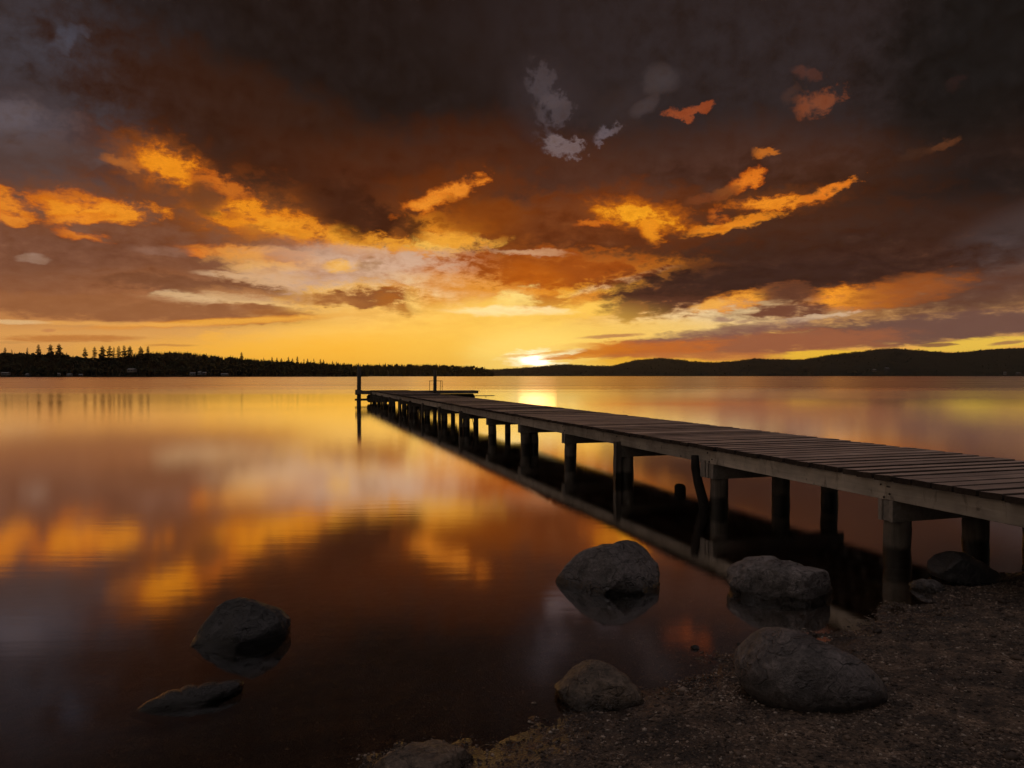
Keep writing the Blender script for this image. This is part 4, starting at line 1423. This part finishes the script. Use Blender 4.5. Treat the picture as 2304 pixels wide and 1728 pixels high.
# woods that read as one mass: thousands of crowns over the slopes
def wood(name, label, V, n, hmin, hmax, mat, pointed, focus=(0, 1)):
    rws, cols = V.shape[0], V.shape[1]
    vs, fs, cnt = [], [], 0
    for _ in range(n):
        r_ = random.uniform(.9, 7.6) if random.random() < .55 else random.uniform(6.2, 7.6)
        c_ = random.uniform(0, cols - 1.01)
        if random.random() < .35: c_ = random.uniform(*focus) * (cols - 1.01)
        i0, j0 = int(r_), int(c_)
        fr, fc = r_ - i0, c_ - j0
        p = (V[i0, j0] * (1 - fc) + V[i0, j0 + 1] * fc) * (1 - fr) + (V[i0 + 1, j0] * (1 - fc) + V[i0 + 1, j0 + 1] * fc) * fr
        if p[2] < .6: continue
        h = random.uniform(hmin, hmax)
        if random.random() < .04: h *= 1.3
        tiers = random.randint(2, 3)
        if random.random() < pointed:
            w_ = h * random.uniform(.11, .20)
            for k in range(tiers + 1):
                z0 = p[2] - h * .1 + h * (.1 + .9 * k / (tiers + 1) * .95)
                z1 = p[2] + h * min(1, (k + 1.55) / (tiers + 1))
                rr = w_ * (1 - k / (tiers + 1.3))
                m0 = len(vs); nn = 6; a0 = random.uniform(0, 1)
                for q_ in range(nn):
                    a = a0 + 2 * math.pi * q_ / nn; rj = rr * random.uniform(.6, 1.25)
                    vs.append((p[0] + math.cos(a) * rj, p[1] + math.sin(a) * rj, z0 + random.uniform(-.04, .04) * h))
                vs.append((p[0] + random.uniform(-.03, .03) * h, p[1], z1))
                fs += [(m0 + q_, m0 + (q_ + 1) % nn, m0 + nn) for q_ in range(nn)]
        else:
            for k in range(random.randint(4, 7)):            # a crown of leaf clumps
                cx_, cy_ = p[0] + random.gauss(0, .2) * h, p[1] + random.gauss(0, .2) * h
                cz_ = p[2] + h * random.uniform(.3, .8); s_ = h * random.uniform(.13, .27)
                m0 = len(vs)
                for v_ in IV[:12]:
                    j_ = s_ * random.uniform(.65, 1.35)
                    vs.append((cx_ + v_[0] * j_, cy_ + v_[1] * j_, cz_ + v_[2] * j_))
                fs += [tuple(m0 + q_ for q_ in f_) for f_ in ICOF]
    o = link(name, np_mesh(name, np.array(vs), np.array(fs), False), mat)
    tag(o, label, "woodland", kind="stuff")


ICOF = [tuple(f) for f in IF]
wood("wood", "dense dark mixed wood covering the near left shore", VA, 9500, 5, 14, M_WOOD, .75, (.62, 1))
wood("wood", "even spiky wood along the low ridge behind the pier end", VB, 4600, 9, 21, M_CONIFER, .92)
wood("wood", "fine dark woodland over the hills on the right", VC, 13000, 4, 9, M_CONIFER, .8, (0, .5))

# cottages along the far shores
M_WALL = mat_plain("pale_painted_boards", (.22, .205, .19), .8)
M_WALL2 = mat_plain("grey_painted_boards", (.13, .125, .12), .8)
M_ROOF = mat_plain("grey_shingle_roof", (.17, .165, .165), .7)
M_GLASS = mat_plain("dark_window", (.02, .022, .025), .15)


def cottage(label, px, py, dist, w_px, h_px, wall, turn=0.0):
    p = at_y(px, py, dist)
    s_ = dist / F
    w_, h_ = w_px * s_, h_px * s_
    d_ = w_ * .7
    r_ = empty("cottage", (p.x, p.y, p.z), turn)
    tag(r_, label, "house", "cottages on the far shores")
    m_ = MB(); m_.box((0, 0, h_ * .1), (w_ / 2, 0, 0), (0, d_ / 2, 0), (0, 0, h_ * .5)); m_.build("wall", wall, r_)
    m_ = MB()
    e, zt, zr = 1.1, h_ * .6, h_ * 1.05
    m_.add([(-w_ / 2 * e, -d_ / 2 * e, zt), (w_ / 2 * e, -d_ / 2 * e, zt), (w_ / 2 * e, d_ / 2 * e, zt), (-w_ / 2 * e, d_ / 2 * e, zt), (-w_ / 2 * e, 0, zr), (w_ / 2 * e, 0, zr)],
           [(0, 1, 5, 4), (2, 3, 4, 5), (0, 4, 3), (1, 2, 5), (3, 2, 1, 0)])
    m_.build("roof", M_ROOF, r_)
    for k in (-.25, .2):
        m_ = MB(); m_.box((k * w_, -d_ / 2 - .03, h_ * .22), (w_ * .11, 0, 0), (0, .04, 0), (0, 0, h_ * .16)); m_.build("window", M_GLASS, r_)


cottage("wide pale-roofed cottage at the far left end of the shore", 13, 842.5, 985, 15, 5, M_WALL, .1)
cottage("small grey cottage below the isolated pointed conifer", 62, 845, 1010, 7, 4.5, M_WALL2, -.2)
cottage("small pale cottage below the three big conifers", 133, 843.5, 1040, 6, 4, M_WALL, .2)
cottage("long pale cottage at the water right of the three big conifers", 157, 845, 1050, 10, 4.5, M_WALL, 0)
cottage("grey cottage at the water below the lone medium conifer", 182, 845.5, 1060, 8, 4, M_WALL2, .3)
cottage("pale-roofed cottage halfway up the slope under the dense row", 297, 835, 1118, 16, 6, M_WALL, -.15)
cottage("pale boathouse at the water, leftmost of the cluster on the left shore", 434, 843, 1205, 11, 5, M_WALL, .2)
cottage("middle pale cottage of the cluster on the left shore", 450, 841.5, 1222, 8, 6, M_WALL, -.3)
cottage("right cottage of the cluster on the left shore", 460, 842, 1225, 8, 5, M_WALL2, .1)
cottage("low pale cottage at the water below the tall lone conifer", 506, 844, 1250, 14, 4, M_WALL, 0)
cottage("grey cottage on the slope under the highest right hill", 1995, 831, 3640, 9, 4, M_WALL2, .2)
cottage("small grey cottage left of the one under the highest right hill", 1967, 834.5, 3625, 7, 4, M_WALL2, -.1)
cottage("pale cottage at the water below the right end of the hills", 2261, 841.5, 3600, 5, 5, M_WALL, 0)
cottage("grey cottage at the right edge of the far shore", 2290, 841.5, 3600, 8, 3.5, M_WALL2, .2)

# ------------------------------------------------------------------ low sun
sun = bpy.data.lights.new("sun", "SUN")
sun.energy = SUN_E = .004
sun.angle = R(3.0)
sun.color = (1.0, .48, .14)
so = bpy.data.objects.new("sun", sun)
COL.objects.link(so)
SUN_AZ2 = azel(1152 + 110 / 1.92, 800)[0]
sdv = Vector((math.sin(R(SUN_AZ2)) * math.cos(R(1.8)), math.cos(R(SUN_AZ2)) * math.cos(R(1.8)), math.sin(R(1.8))))
so.rotation_euler = (-sdv).to_track_quat("-Z", "Y").to_euler()
so.location = (0, 0, 30)

# ------------------------------------------------------------------ thin evening haze over the lake
hm = bpy.data.materials.new("evening_haze")
hm.use_nodes = True
hm.node_tree.nodes.clear()
hv = hm.node_tree.nodes.new("ShaderNodeVolumePrincipled")
hv.inputs["Color"].default_value = (.9, .88, .85, 1)
hv.inputs["Density"].default_value = 2.6e-5
hv.inputs["Anisotropy"].default_value = .8
ho_ = hm.node_tree.nodes.new("ShaderNodeOutputMaterial")
hm.node_tree.links.new(hv.outputs[0], ho_.inputs["Volume"])
m_ = MB()
m_.box((0, 0, 98), (11000, 0, 0), (0, 11000, 0), (0, 0, 102.5))
hz_ = m_.build("haze", hm)
tag(hz_, "thin warm evening haze over the lake and far shores", "haze", kind="stuff")
